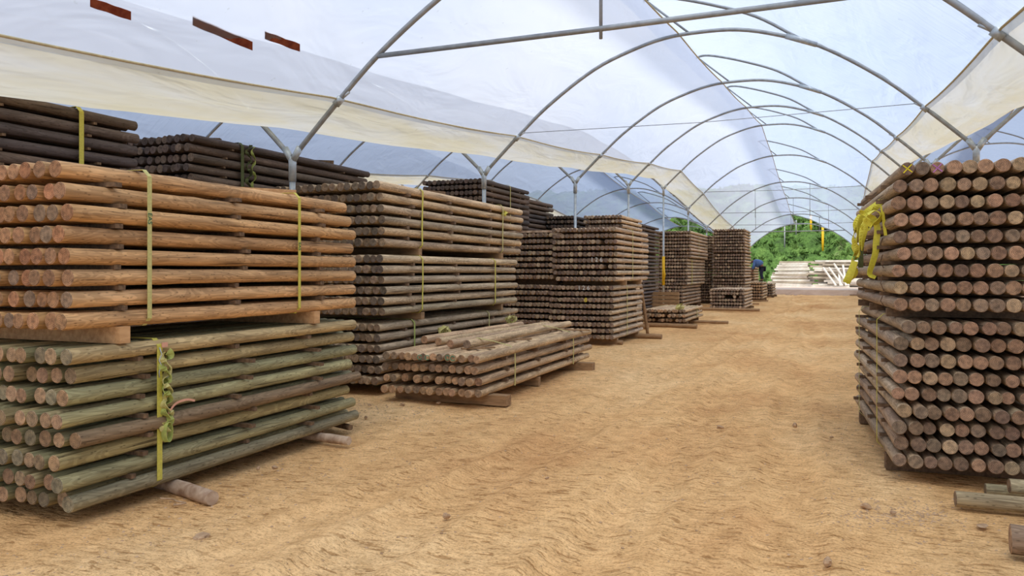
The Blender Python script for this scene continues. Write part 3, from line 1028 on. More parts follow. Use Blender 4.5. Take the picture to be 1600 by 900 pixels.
zt = LOW.top + .053
loose_pole((-4.20, 8.62, zt + .012), (-4.24, 12.76, zt + .012), .108, 'tan', 'loose tan pole on the low bundle, nearest the aisle', 201, group='loose poles on the low bundle')
loose_pole((-4.50, 8.75, zt), (-4.44, 12.7, zt), .1, 'tan', 'loose tan pole on the low bundle, second from the aisle', 202, group='loose poles on the low bundle')
loose_pole((-4.78, 8.95, zt), (-4.62, 12.75, zt), .1, 'tan', 'loose tan pole on the low bundle, third from the aisle', 203, group='loose poles on the low bundle')
loose_pole((-5.03, 9.02, zt + .01), (-4.95, 12.3, zt + .01), .104, 'tan', 'loose tan pole on the low bundle, farthest from the aisle', 204, group='loose poles on the low bundle')

# poles lying at the lower right
RG = 'poles lying at the foot of the right stack'
loose_pole(at(1493, 779, Z=.055) + Vector((0, 0, 0)), Vector((3.0, 6.06, .055)), .108, 'grey', 'thick greenish pole lying in front of the right stack, its knotty side facing out', 211, group=RG, ts=(176, 160, 128))
loose_pole(at(1540, 765, Z=.048), Vector((3.1, 6.42, .048)), .085, 'green', 'thinner greenish pole lying behind the knotty one', 212, group=RG, ts=(184, 174, 140))
loose_pole(at(1577, 759, Z=.135), Vector((3.2, 6.30, .135)), .1, 'green', 'greenish pole lying on top of the two others by the right stack', 213, group=RG, ts=(180, 166, 134))
loose_pole(at(1579, 842, Z=.085), Vector((2.8, 4.95, .085)), .165, 'grey', 'thick grey log end cut off by the lower right corner', 214, cat='log', ts=(146, 124, 104), te=(176, 146, 116))

# logs and poles on the ground
def log(p0, p1, r, label, mat, seed, name='log', cat='log'):
    rg = random.Random(seed)
    p0, p1 = Vector(p0), Vector(p1)
    n = 14
    pts = [p0.lerp(p1, k / n) + Vector((rg.uniform(-1, 1), rg.uniform(-1, 1), 0)) * r * .05 for k in range(n + 1)]
    rr = [r * (1 + rg.uniform(-.06, .06)) for _ in range(n + 1)]
    rr[0] *= .94; rr[-1] *= .94
    o = MB().tube(pts, rr, 14).build(name, mat, None, origin=(p0 + p1) / 2, sm=False)
    smooth(o.data)
    for f in o.data.polygons:
        if len(f.vertices) > 4: f.use_smooth = False
    tag(o, label, cat)
    return o


e0 = at(332, 776, Z=.055)
log(e0 + Vector((0, 0, -.012)), e0 + Vector((-1.6, .45, -.02)), .054, 'peeling pinkish log poking out from under the green bundle', M['log'], 1)
e1 = at(545, 689, Z=.045)
log(e1, e1 + Vector((-.9, .1, 0)), .042, 'small reddish log at the rear end of the green bundle', M['log'], 2)
e1 = at(548, 668, Z=.035)
log(e1, e1 + Vector((-.8, .28, 0)), .03, 'thin dark stick behind the rear end of the green bundle', M['batten'], 3, 'stick', 'stick')
PG = 'logs lying on the sand beside the stacks'
for (a_, b_, r_, lb, sd_) in [
    ((579, 826), (450, 822), .055, 'short round log under the chalk-numbered stack, end facing the aisle', 4),
]:
    p = at(780 + a_[0] / 3, 260 + a_[1] / 3, Z=.06)
    log(p, p + Vector((-1.2, .0, 0)), r_, lb, M['plank'], sd_)
p = at(1034, 526, Z=.06); log(p, p + Vector((-2.4, .1, 0)), .06, 'brown log lying beside the rear foot of the chalk-numbered stack', M['plank'], 5)
p = at(1089, 510, Z=.06); log(p, p + Vector((-1.6, .15, 0)), .065, 'brown log under the front of the small messy bundle', M['plank'], 6)
p = at(1138, 504, Z=.06); log(p, p + Vector((-3.1, .3, 0)), .05, 'long thin pole lying across the sand by the messy bundle', M['plank'], 7, 'wooden_pole', 'pole')
p = at(1187, 484.5, Z=.07); log(p, p + Vector((-2.4, .2, 0)), .06, 'log lying in front of the dark low bundle far down', M['plank'], 8)
p = at(1013, 511, Z=.08); log(p, p + Vector((-1.0, .2, 0)), .07, 'short log between the chalk-numbered stack and the messy bundle', M['plank'], 9)
p = at(1018, 474, Y=24.6); log((p.x, p.y, .1), (p.x - 1.5, p.y + .3, .1), .09, 'fat brown log behind the messy bundle', M['plank'], 10)
p = at(1012, 482, Y=19.4); q = at(1003, 449, Y=19.3); log((p.x, p.y, .02), (q.x, q.y - .1, 1.25), .04, 'grey pole leaning on the rear of the chalk-numbered stack', M['plank'], 11, 'wooden_pole', 'pole')

# ------------------------------------------------------------------ battens between layers and bearers under bundles
REST_B = MB()
NB = [0]


def batten(b, gap, v, th, wd, out, ind, label, group, mat=None, name='spacer_batten', hh=None, tail=None):
    h = hh if hh is not None else b.hb + (b.rows - 1 - gap) * b.pitch - b.pitch / 2
    u1 = b.width + b.dia / 2 if tail is None else tail
    u0 = -b.dia / 2 - out
    c = b.P((u0 + u1) / 2, v, h)
    rot = Matrix((b.du, b.dv, Vector((0, 0, 1)))).transposed()
    if b.side == 1:
        rot = Matrix((b.du, -b.dv, Vector((0, 0, 1)))).transposed()
    rz = Matrix.Rotation(random.Random(int(v * 1000) + gap).uniform(-.02, .02), 3, 'Z')
    if ind:
        mb = MB().box((0, 0, 0), (u1 - u0, wd, th), rz @ rot)
        o = mb.build(name, mat or M['batten'], None)
        o.location = c
        tag(o, label, 'batten' if name == 'spacer_batten' else 'bearer', group)
        NB[0] += 1
    else:
        REST_B.box(c, (u1 - u0, wd, th), rz @ rot)


def battens(b, stations, names, out=(.0, .05), wd=.04, ind=True, seed=0, skip=()):
    rg = random.Random(b.seed * 31 + seed)
    for g in range(b.rows - 1):
        for k, v in enumerate(stations):
            if (g, k) in skip: continue
            th = max(.014, b.pitch - b.dia + .006)
            batten(b, g, v + rg.uniform(-.09, .09), th, wd * rg.uniform(.8, 1.2), rg.uniform(*out), ind,
                   f'brown spacer batten under the {ORD[g]} layer, {names[k]}, {b.phrase}',
                   f'spacer battens of {b.phrase}')


battens(GREEN, (.52, 1.55, 2.5), ('front row', 'middle row', 'rear row'), (.0, .07))
battens(ORANGE, (.4, 1.54, 2.64), ('front row', 'middle row', 'rear row'), (-.01, .02), wd=.055)
battens(U2, (.7, 2.0, 3.4), ('front row', 'middle row', 'rear row'), (-.02, .02), wd=.05)
battens(M2, (.7, 2.1, 3.5), ('front row', 'middle row', 'rear row'), (-.02, .02), wd=.05)
battens(L2, (.7, 2.1, 3.5), ('front row', 'middle row', 'rear row'), (-.02, .02), wd=.05)
battens(LOW, (.75, 1.9, 3.3), ('front row', 'middle row', 'rear row'), (.0, .03))
battens(RU, (.62, 1.6, 2.55), ('front row', 'middle row', 'rear row'), (.0, .05), wd=.05)
battens(RL, (.62, 1.6, 2.55), ('front row', 'middle row', 'rear row'), (.0, .05), wd=.05)
battens(DARK1[0], (.8, 1.9, 2.9), ('front row', 'middle row', 'rear row'), (-.02, .0))
battens(DARK2[0], (.7, 2.1, 3.5), ('front row', 'middle row', 'rear row'), (-.02, .0))
for b in list(BUNDLES.values()):
    if b.key[:2] in ('G', 'O', 'S2', 'LW', 'RU', 'RL') or b.key in ('D1a', 'D2a'): continue
    battens(b, (b.length * .2, b.length * .8), ('x', 'y'), (-.03, .0), wd=.05, ind=False)


def bearers(upper, lower_top, stations, wd, names, mat, out=(.0, .03), name='timber_bearer', ind=True):
    for k, v in enumerate(stations):
        th = upper.bot - lower_top
        rg = random.Random(upper.seed + k)
        batten(upper, 50 + k, v, th + .004, wd, rg.uniform(*out), ind,
               f'{names[k]}', 'timber bearers', mat, name, hh=(upper.bot + lower_top) / 2)


bearers(ORANGE, GREEN.top, (.38, 2.5), .085, ('fresh sawn front bearer between the orange-brown and green bundles', 'sawn rear bearer between the orange-brown and green bundles'), M['fresh'], (.03, .05))
bearers(GREEN, 0, (2.7,), .09, ('dark rear bearer under the green bundle',), M['batten'], (-.05, -.03))
bearers(U2, M2.top, (1.0, 3.9), .09, ('front bearer between the top and middle bundles of the triple stack', 'rear bearer between the top and middle bundles of the triple stack'), M['plank'], (-.03, .02))
bearers(M2, L2.top, (1.0, 3.9), .09, ('front bearer between the middle and bottom bundles of the triple stack', 'rear bearer between the middle and bottom bundles of the triple stack'), M['plank'], (-.03, .02))
bearers(L2, 0, (.9, 3.9), .1, ('front ground bearer under the triple stack', 'rear ground bearer under the triple stack'), M['batten'], (-.03, .02))
bearers(LOW, 0, (.35, 3.9), .16, ('wide plank under the front of the low tan bundle', 'wide plank under the rear of the low tan bundle', 'short plank under the middle of the low tan bundle'), M['plank'], (.2, .24))
bearers(LOW, 0, (2.0,), .09, ('short plank under the middle of the low tan bundle',), M['plank'], (-.01, .02))
bearers(RU, RL.top, (.5, 1.6, 2.6), .07, ('front bearer between the two bundles right of the aisle', 'middle bearer between the two bundles right of the aisle', 'rear bearer between the two bundles right of the aisle'), M['batten'], (-.04, .04))
bearers(RL, 0, (.5, 2.5), .1, ('front ground bearer under the bundles right of the aisle', 'rear ground bearer under the bundles right of the aisle'), M['batten'], (-.04, .04))
bearers(U3, L3.top, (.8, 2.3), .09, ('front bearer inside the chalk-numbered stack', 'rear bearer inside the chalk-numbered stack'), M['plank'], (-.03, .02))
bearers(L3, 0, (.4, 2.3), .12, ('front ground bearer under the chalk-numbered stack', 'rear ground bearer under the chalk-numbered stack'), M['plank'], (-.02, .02))
for up, lo in ((DARK1[0], DARK1[1]), (DARK1[1], DARK1[2]), (DARK2[0], DARK2[1]), (DARK2[1], DARK2[2]), (U3b, L3b), (RB[0], RB[1])) + \
        tuple((g[k], g[k + 1]) for g in (FAR_F, FAR_7, S3R, S3Q, S3T, S4, S4B, S5) for k in (0, 1)):
    bearers(up, lo.top, (up.length * .15, up.length * .85), .09, ('x', 'x'), M['plank'], (-.05, 0), ind=False)
for b in (DARK1[2], DARK2[2], FAR_F[2], FAR_7[2], L3b, S3R[2], S3Q[2], S3T[2], S4[2], S4B[2], S5[2], S5L, S6, S6b, S6c, HS, RB[1]):
    bearers(b, 0, (b.length * .15, b.length * .85), .1, ('x', 'x'), M['plank'], (-.05, .1), ind=False)
o = REST_B.build('spacer_battens_far', M['batten'])
o.name = 'batten_stock'
tag(o, 'brown spacer battens inside the stacks farther down the tunnel', 'battens', kind='stuff')

# the rest of the poles, farther or hidden
STOCK = None
if REST:
    o = link('pole_stock', build_poles('pole_stock', REST))
    STOCK = o
    tag(o, 'round wooden poles stacked in layers farther down the tunnels', 'poles', kind='stuff')


# ------------------------------------------------------------------ straps
def strap(b, v, width, mat, label, name='webbing_strap', bulge=.0, dz=0, wob=0, top=None, bot=None, th=.004, lean=0, group='tie-down straps round the bundles', xo=.02):
    r = b.dia / 2 + xo
    t = (top if top is not None else b.top) + .006
    bt = (bot if bot is not None else b.bot) - .004
    wv = b.width
    rg = random.Random(int(v * 100) + b.seed)
    pts = []
    def seg(p, q, n):
        for k in range(n): pts.append((p[0] + (q[0] - p[0]) * k / n, p[1] + (q[1] - p[1]) * k / n))
    seg((-r, t - .05), (-r, bt + .05), 24)
    seg((-r, bt + .05), (-r + .05, bt), 2)
    seg((-r + .05, bt), (wv + r - .05, bt), 8)
    seg((wv + r - .05, bt), (wv + r, bt + .05), 2)
    seg((wv + r, bt + .05), (wv + r, t - .05), 8)
    seg((wv + r, t - .05), (wv + r - .05, t), 2)
    seg((wv + r - .05, t), (-r + .05, t), 8)
    seg((-r + .05, t), (-r, t - .05), 2)
    pts.append(pts[0])
    e = empty(name, b.P(0, v, bt))
    P3 = [b.P(u, v + wob * math.sin(w_ * 5) + lean * (w_ - bt), w_) - e.location for u, w_ in pts]
    mb = MB().ribbon(P3, b.dv, width, th)
    mb.build('webbing', mat, e)
    tag(e, label, 'strap', group)
    return e


s1 = strap(ORANGE, .59, .036, M['strap_pale'], 'pale yellow strap with green letters round the front of the orange-brown bundle', xo=.026)
s2 = strap(ORANGE, 2.26, .034, M['strap'], 'bright yellow strap round the rear of the orange-brown bundle', xo=.026)
strap(DARK1[0], 2.7, .05, M['strap'], 'yellow strap round the dark bundle at the top left', xo=.026)
strap(U2, 1.0, .035, M['strap'], 'yellow strap round the front of the triple stack top bundle', wob=.01)
strap(U2, 3.9, .03, M['strap_pale'], 'pale strap round the rear of the triple stack top bundle', wob=.01)
strap(M2, .95, .03, M['strap'], 'yellow strap round the front of the triple stack middle bundle', wob=.008)
strap(M2, 3.5, .03, M['strap'], 'yellow strap round the rear of the triple stack middle bundle')
strap(L2, .85, .035, M['strap_green'], 'greenish strap round the front of the triple stack bottom bundle')
strap(L2, 3.4, .03, M['strap_pale'], 'pale strap round the rear of the triple stack bottom bundle')
strap(U3, 1.3, .03, M['strap_pale'], 'pale strap round the upper bundle of the chalk-numbered stack')
strap(L3, 1.1, .03, M['strap_pale'], 'pale strap round the lower bundle of the chalk-numbered stack')
strap(S4[0], 2.0, .04, M['strap_pale'], 'thin pale strap on the tall stack behind the yellow-sleeved post')
strap(S4[1], 1.0, .09, M['strap'], 'yellow strap on the middle of the stack behind the yellow-sleeved post')
strap(FAR_F[0], 1.6, .03, M['strap_pale'], 'pale strap round the dark bundle behind the triple stack')
strap(S5[0], 1.5, .08, M['strap_dark'], 'greenish strap on the tallest far stack')
strap(RL, .72, .018, M['strap'], 'thin yellow strap round the front of the lower right bundle', xo=.03)
strap(RL, 2.2, .018, M['strap_pale'], 'thin pale strap round the rear of the lower right bundle', xo=.03)
s3 = strap(DARK2[0], .92, .06, M['strap_dark'], 'dark green strap round the dark bundle behind the first post', xo=.026)
sG = strap(GREEN, .68, .044, M['strap'], 'yellow-green strap with hanging braid round the green bundle', xo=.03)


def text_mesh(name, cu):
    o = bpy.data.objects.new(name, cu)
    C.objects.link(o)
    dg = bpy.context.evaluated_depsgraph_get()
    me = bpy.data.meshes.new_from_object(o.evaluated_get(dg))
    bpy.data.objects.remove(o)
    return me


def text(body, parent, mat, size, loc, rot, name='lettering'):
    cu = bpy.data.curves.new(name, 'FONT')
    cu.body = body
    cu.size = size
    cu.extrude = .0008
    cu.align_x = 'CENTER'; cu.align_y = 'CENTER'
    cu.materials.append(mat)
    o = link(name, text_mesh(name, cu), parent)
    o.location = Vector(loc) - parent.location
    o.rotation_euler = rot
    return o


# letters run down the strap on its aisle side (facing +x)
text('EAS', s1, M['ink'], .05, ORANGE.P(-ORANGE.dia / 2 - .0295, .59, 1.97), (PI / 2, PI / 2, PI / 2))
text('EAS', s2, M['ink'], .045, ORANGE.P(-ORANGE.dia / 2 - .0295, 2.26, 1.83), (PI / 2, PI / 2, PI / 2))


def braid(parent, base, z0, z1, wdt, mat, dv, out, amp=.022, nl=6, phase=0, n=60):
    pts, wd = [], []
    for k in range(n + 1):
        t = k / n
        ph = t * nl * PI + phase
        pts.append(base + Vector((0, 0, z0 + (z1 - z0) * t)) + dv * (amp * math.sin(ph)) + out * (.016 * math.cos(ph * 1.0) + .02))
        wd.append(dv * math.cos(ph * .8) * .6 + out * math.sin(ph * .8) + Vector((0, 0, .3)))
    return MB().ribbon([p - parent.location for p in pts], wd, wdt, .004).build('braided_webbing', mat, parent)


OUT = Vector((1, 0, 0))
bs = GREEN.P(-GREEN.dia / 2 - .03, .72, 0)
braid(sG, bs, 1.04, .5, .058, M['strap_green'], GREEN.dv, OUT, .030, 7, 0)
braid(sG, bs, 1.02, .47, .054, M['strap_pale'], GREEN.dv, OUT, .032, 7, PI)
# the loop at the foot of the braid
pts = [bs + GREEN.dv * (.03 * math.sin(a)) + OUT * .03 + Vector((0, 0, .47 + .07 * math.cos(a))) for a in np.linspace(0, 2 * PI, 20)]
MB().ribbon([p - sG.location for p in pts], [OUT * .9 + GREEN.dv * .2] * 20, .04, .004).build('webbing_loop', M['strap_green'], sG)
tp = curve_pts([bs + OUT * .04 + Vector((0, 0, .60)), bs + OUT * .045 + GREEN.dv * .06 + Vector((0, 0, .66)), bs + OUT * .05 + GREEN.dv * .16 + Vector((0, 0, .675)), bs + OUT * .05 + GREEN.dv * .24 + Vector((0, 0, .655))], 5)
o = MB().ribbon([p - sG.location for p in tp], Vector((0, 0, 1)), .016, .003).build('loose_tail', M['pink'], sG); o['label'] = 'pale red loose strap tail'
# steel hook at the top of the braid
hk = [bs + OUT * .01 + GREEN.dv * x_ + Vector((0, 0, z_)) for x_, z_ in ((-.05, 1.07), (-.03, 1.02), (-.055, .98), (-.03, .94), (-.055, .90), (-.05, .86))]
o = MB().tube([p - sG.location for p in hk], .004, 6).build('hook', M['bright_steel'], sG, sm=True)
o = MB().box(bs + OUT * .006 + Vector((0, 0, 1.085)) - sG.location, (.006, .05, .035)).build('red_label', M['pink'], sG); o['label'] = 'faded red label at the top of the strap'
bd = DARK2[0].P(-.057 - .03, 1.02, 0)
braid(s3, bd, 3.43, 2.6, .05, M['strap_dark'], DARK2[0].dv, OUT, .04, 8, 1)
braid(s3, bd + DARK2[0].dv * .1, 3.42, 2.7, .04, M['strap_green'], DARK2[0].dv, OUT, .03, 6, 2)

# straps of the low tan bundle, slung from the loose poles down its aisle side
for v, lb in ((1.05, 'pale strap slung over the front of the low tan bundle'), (3.55, 'pale strap slung over the rear of the low tan bundle')):
    e = empty('webbing_strap', LOW.P(0, v, 0))
    path = [(.36, LOW.top + .125, v - .28), (.18, LOW.top + .075, v - .14), (.02, LOW.top + .012, v), (-.052, LOW.top - .03, v + .01), (-.058, .4, v + .01), (-.058, .13, v)]
    MB().ribbon([LOW.P(u, vv, z) - e.location for u, z, vv in path], LOW.dv, .03, .004).build('webbing', M['strap_pale'], e)
    tag(e, lb, 'strap', 'tie-down straps round the bundles')


def knot(name, c, r, mat, label, seed, cat='strap', parent=None, n=5):
    rg = random.Random(seed)
    e = empty(name, c)
    for k in range(n):
        ax = Vector((rg.uniform(-1, 1), rg.uniform(-1, 1), rg.uniform(-.3, 1))).normalized()
        a = ax.orthogonal().normalized(); b = ax.cross(a)
        o_ = Vector((rg.uniform(-1, 1), rg.uniform(-1, 1), rg.uniform(-.2, .5))) * r * .5
        pts = [o_ + (a * math.cos(t) + b * math.sin(t) * .6) * r * rg.uniform(.7, .8) + ax * .2 * r * math.sin(2 * t) for t in np.linspace(0, 1.8 * PI, 16)]
        MB().ribbon(pts, ax, r * .38, .004).build('webbing_loop', mat, e)
    tag(e, label, cat)
    return e


knot('knotted_strap', at(696, 517, Z=LOW.top + .13), .1, M['strap_pale'], 'knotted yellow webbing on the front loose poles of the low bundle', 1)
knot('knotted_strap', at(797, 501, Z=LOW.top + .13), .11, M['strap_pale'], 'knotted yellow webbing on the rear loose poles of the low bundle', 2)
knot('knotted_strap', at(1062, 481, Z=HS.top + .04), .13, M['strap_pale'], 'tangled yellow webbing on the small messy bundle', 3)
knot('knotted_strap', U2.P(-.085, 4.0, 2.62), .06, M['strap'], 'small yellow strap knot on the triple stack top bundle', 4)
e = strap(HS, 2.2, .06, M['strap_pale'], 'pale strap round the small messy bundle')

# bunch of bright yellow webbing hanging on the right stack
e = empty('hanging_strap_bunch', at(1362, 345, Y=7.5))


def yrib(pp, Y, width, name='webbing', mat='strap_bright', twist=0, wd=None, n=5, dY=0):
    P3 = curve_pts([at(x, y, Y=Y + dY * k / len(pp)) for k, (x, y) in enumerate(pp)], n)
    N = len(P3)
    w_ = []
    for k in range(N):
        a = twist * k / N
        w_.append((wd or Vector((.8, -.6, 0))) * math.cos(a) + Vector((.5, .8, .2)) * math.sin(a))
    MB().ribbon([p - e.location for p in P3], w_, width, .004).build(name, M[mat], e)


yrib([(1377, 313), (1363, 324), (1350, 335), (1343, 348), (1341, 364), (1338, 384)], 7.35, .05, twist=2.2)
yrib([(1377, 317), (1364, 329), (1352, 343), (1347, 360), (1345, 384), (1340, 402)], 7.2, .045, twist=6)
yrib([(1378, 322), (1381, 345), (1384, 368)], 7.0, .028)
yrib([(1345, 336), (1337, 352), (1340, 368), (1335, 384), (1340, 398), (1332, 412), (1336, 424), (1329, 436), (1323, 443)], 7.55, .055, twist=9)
yrib([(1349, 339), (1338, 357), (1333, 374), (1339, 390), (1332, 404), (1335, 416)], 7.5, .045, 'webbing_loop', twist=7)
yrib([(1336, 408), (1331, 422), (1326, 434), (1322, 442)], 7.45, .065, 'loose_tail', twist=1)
yrib([(1356, 336), (1366, 343), (1371, 358), (1369, 378), (1368, 395), (1363, 412), (1359, 428), (1368, 434)], 7.05, .05, twist=1.5)
yrib([(1351, 340), (1353, 356), (1349, 374), (1347, 392)], 7.1, .035, 'webbing_loop', twist=2)
yrib([(1351, 343), (1360, 350), (1371, 347), (1377, 336), (1367, 329), (1356, 335)], 7.0, .05, 'webbing_loop', twist=3)
yrib([(1343, 330), (1354, 336), (1362, 348), (1356, 360), (1346, 352)], 7.15, .04, 'webbing_loop', twist=4)
yrib([(1346, 384), (1345, 398), (1345, 418)], 7.6, .05, 'loose_tail', 'strap_dark')
MB().box(at(1344, 372, Y=7.42) - e.location, (.02, .05, .05)).build('red_label', M['red'], e)
tag(e, 'bunch of bright yellow webbing straps hanging off the upper right bundle', 'strap')
e2 = empty('twine_tie', at(1376, 425, Y=7.2))
for k, (py0, py1) in enumerate(((372, 392), (398, 420), (430, 455), (462, 478))):
    a, b = at(1379, py0, Y=7.05), at(1381, py1, Y=7.05)
    MB().tube([a - e2.location, (a + b) / 2 - e2.location + Vector((-.02, 0, 0)), b - e2.location], .004, 5).build('twine', M['batten'], e2)
tag(e2, 'thin brown twine tied down the side of the upper right bundle', 'twine')

# chalk crosses on two ends of the top right layer
def mark_cross(c, col, lab):
    p = None
    for o in bpy.data.objects:
        if o.get('key') == f'RU,0,{c}': p = o
    if p is None: return
    v = RU.o + RU.du * (c * RU.colp + .035) + RU.dv * (-.045)
    mb = MB()
    for a in (.7, -.85):
        mb.box((0, 0, 0), (.085, .0015, .008), Matrix.Rotation(a, 3, 'Y'))
    o = mb.build('chalk_cross', M[col], p)
    # sits just before the cut end
    ym = min((p.matrix_basis @ Vector(q)).y for q in p.bound_box)
    xm = [(p.matrix_basis @ Vector(q)) for q in p.bound_box]
    vs = [p.matrix_basis @ v_.co for v_ in p.data.vertices]
    near = [q for q in vs if q.y < ym + .02]
    cen = sum(near, Vector()) / len(near)
    o.location = Vector((cen.x, ym - .0012, cen.z)) - p.location
    o.rotation_euler = (0, 0, math.radians(3.6))
    o['label'] = lab


mark_cross(0, 'chalk_yellow', 'yellow chalk cross')
mark_cross(2, 'chalk_purple', 'purple chalk cross')

# chalk numbers on the cut ends of the numbered stack
def chalk(body, px, py, size, mat, lab):
    p = at(px, py, Y=15.90)
    cu = bpy.data.curves.new('chalk_number', 'FONT')
    cu.body = body; cu.size = size; cu.extrude = .002
    cu.align_x = 'CENTER'; cu.align_y = 'CENTER'
    cu.materials.append(M[mat])
    o = link('chalk_number', text_mesh('chalk_number', cu), STOCK)
    o.location = p
    o.rotation_euler = (PI / 2, 0, 0)
    o['label'] = lab


chalk('1 2 6', 932, 406, .13, 'chalk', 'white chalk number on the upper chalk-numbered bundle')
chalk('1 2 6', 912, 450, .13, 'chalk', 'white chalk number on the lower chalk-numbered bundle')
chalk('8', 915, 469, .13, 'chalk_yellow', 'yellow chalk figure below the lower white number')
for c in (3, 4, 6, 7):
    par = next((o for o in bpy.data.objects if o.get('key') == f'LW,0,{c}'), STOCK)
    p = LOW.P(c * .101, 0, LOW.top - .05)
    if par is None: continue
    if par is not STOCK:
        vs = [par.matrix_basis @ v_.co for v_ in par.data.vertices]
        ym = min(q.y for q in vs)
        near = [q for q in vs if q.y < ym + .02]
        p = sum(near, Vector()) / len(near); p.y = ym - .002
    else:
        p.y -= .1
    pts = [Vector((.028 * math.cos(a), 0, .028 * math.sin(a))) for a in np.linspace(.4, 5.8, 14)]
    o = MB().tube(pts, .004, 5).build('chalk_ring', M['chalk_green'], par, sm=True)
    o.location = p - par.location
    o['label'] = 'green chalk ring on the cut end'

# ------------------------------------------------------------------ loose planks and sticks on bundles
def plank(a, b, wd, th, mat, label, name='plank', cat='plank', group=None, roll=0):
    a, b = Vector(a), Vector(b)
    d = (b - a); L = d.length; d.normalize()
    up = Vector((0, 0, 1)); s = d.cross(up).normalized(); n = s.cross(d)
    rot = Matrix((d, s, n)).transposed() @ Matrix.Rotation(roll, 3, 'X')
    o = MB().box((0, 0, 0), (L, wd, th), rot).build(name, mat, None)
    o.location = (a + b) / 2
    tag(o, label, cat, group)
    return o


t_ = ORANGE.top
plank(ORANGE.P(.30, 2.7, t_ + .045), ORANGE.P(.85, 2.0, t_ + .045), .09, .08, M['fresh'], 'fresh sawn timber block lying on the orange-brown bundle')
plank(ORANGE.P(.42, 2.25, t_ + .02), ORANGE.P(1.0, 1.75, t_ + .02), .12, .03, M['fresh'], 'thin fresh sawn board beside the block on the orange-brown bundle')
t_ = DARK2[0].top
plank(DARK2[0].P(.25, .85, t_ + .04), DARK2[0].P(.9, .5, t_ + .04), .1, .07, M['batten'], 'dark timber offcut on the dark bundle beside its green strap')
plank(DARK2[0].P(.1, 3.35, t_ + .04), DARK2[0].P(.7, 2.9, t_ + .04), .1, .08, M['batten'], 'dark timber offcut on the rear of the dark strapped bundle')
t_ = LOW.top
plank(LOW.P(.1, .75, t_ + .012), LOW.P(.42, .45, t_ + .012), .05, .02, M['plank'], 'thin stick across the front of the low tan bundle')
plank(LOW.P(.12, 2.1, t_ + .012), LOW.P(.36, 1.75, t_ + .012), .05, .02, M['plank'], 'thin stick across the middle of the low tan bundle')
plank(LOW.P(-.2, 4.0, t_ + .012), LOW.P(.5, 3.9, t_ + .012), .08, .02, M['plank'], 'thin board across the rear of the low tan bundle')
t_ = U2.top
plank(U2.P(.35, 1.55, t_ + .03), U2.P(.1, 2.0, t_ + .03), .08, .05, M['batten'], 'brown offcut on the triple stack beside its strap')
t_ = U3b.top
for k in range(4):
    plank(U3b.P(.02, .1 + k * .22, t_ + .03), U3b.P(1.1, .1 + k * .22, t_ + .03), .2, .05, M['log'],
          f'reddish board laid on the far stack, {ORD[k]} from its front', group='reddish boards on the far stack')
# brown crate-like boards between the stacks behind the messy bundle
for k in range(6):
    z = .1 + .14 * k
    a = at(1008, 470, Y=28.4 + .02 * k); b = at(1061, 470, Y=28.4)
    plank((a.x, a.y, z), (b.x, b.y, z), .1, .12, M['plank'], f'brown board in the wall of boards behind the messy bundle, {ORD[k]} from the ground', group='boards behind the messy bundle')
# boards beside the far low stacks
rng = random.Random(9)
for k, (px, py) in enumerate(((1196, 462), (1190, 467), (1205, 464), (1186, 475), (1200, 470))):
    p = at(px, py, Z=.06)
    plank(p, p + Vector((-rng.uniform(1.5, 2.2), rng.uniform(-.2, .5), 0)), .14, .07, M['plank'],
          f'brown offcut on the sand beyond the tall far stack, {ORD[k]} of the scattered ones', group='offcuts beyond the far stack')
p = at(1328, 461, Z=.05)
plank(p, p + Vector((1.6, .3, 0)), .2, .06, M['batten'], 'dark board on the sand at the far end by the right stack')

# ------------------------------------------------------------------ pale sawn boards heaped on the slab
rng = random.Random(31)
n_b = 0
B0 = at(1199, 445, Y=70).x; B1 = at(1274, 445, Y=70).x; B2 = at(1352, 445, Y=70).x + 1.2
for lay in range(14):
    z = .35 + .075 + lay * .155
    ins = lay * .09
    for k in range(2):
        ya = 69.2 + k * .5
        xa = B0 + ins + rng.uniform(-.2, .3); xb = B1 - rng.uniform(-.1, .7)
        plank((xa, ya + rng.uniform(-.1, .1), z), (xb, ya + rng.uniform(-.1, .1), z + rng.uniform(-.01, .01)), .34, .14,
              M['white_board'] if rng.random() < .75 else M['grey_board'], 'bleached board in the neat pile at the far end', 'sawn_board', 'board', 'boards in the neat far pile')
for lay in range(15):
    z = .35 + .06 + lay * .15
    for k in range(3):
        ya = 68.8 + k * .7
        xa = B1 - .4 + rng.uniform(-.4, 1.4); xb = xa + rng.uniform(2.6, 4.4)
        plank((xa, ya + rng.uniform(-.2, .2), z + rng.uniform(-.012, .012)), (xb, ya + rng.uniform(-.3, .3), z + rng.uniform(-.06, .03)), .3, .14,
              M['white_board'] if rng.random() < .62 else M['grey_board'], 'bleached board in the jumbled heap at the far end', 'sawn_board', 'board', 'boards in the jumbled far heap')
for k, (a, b) in enumerate((((1295, 418), (1316, 446)), ((1303, 412), (1326, 446)), ((1317, 414), (1322, 446)), ((1286, 418), (1306, 446)), ((1310, 420), (1313, 446)))):
    plank(at(a[0], a[1], Y=68.45), at(b[0], b[1], Y=67.4), .14, .09, M['white_board'], f'white board leaning steeply on the jumbled heap, {ORD[k]} of five', 'sawn_board', 'board', 'leaning boards on the jumbled heap')

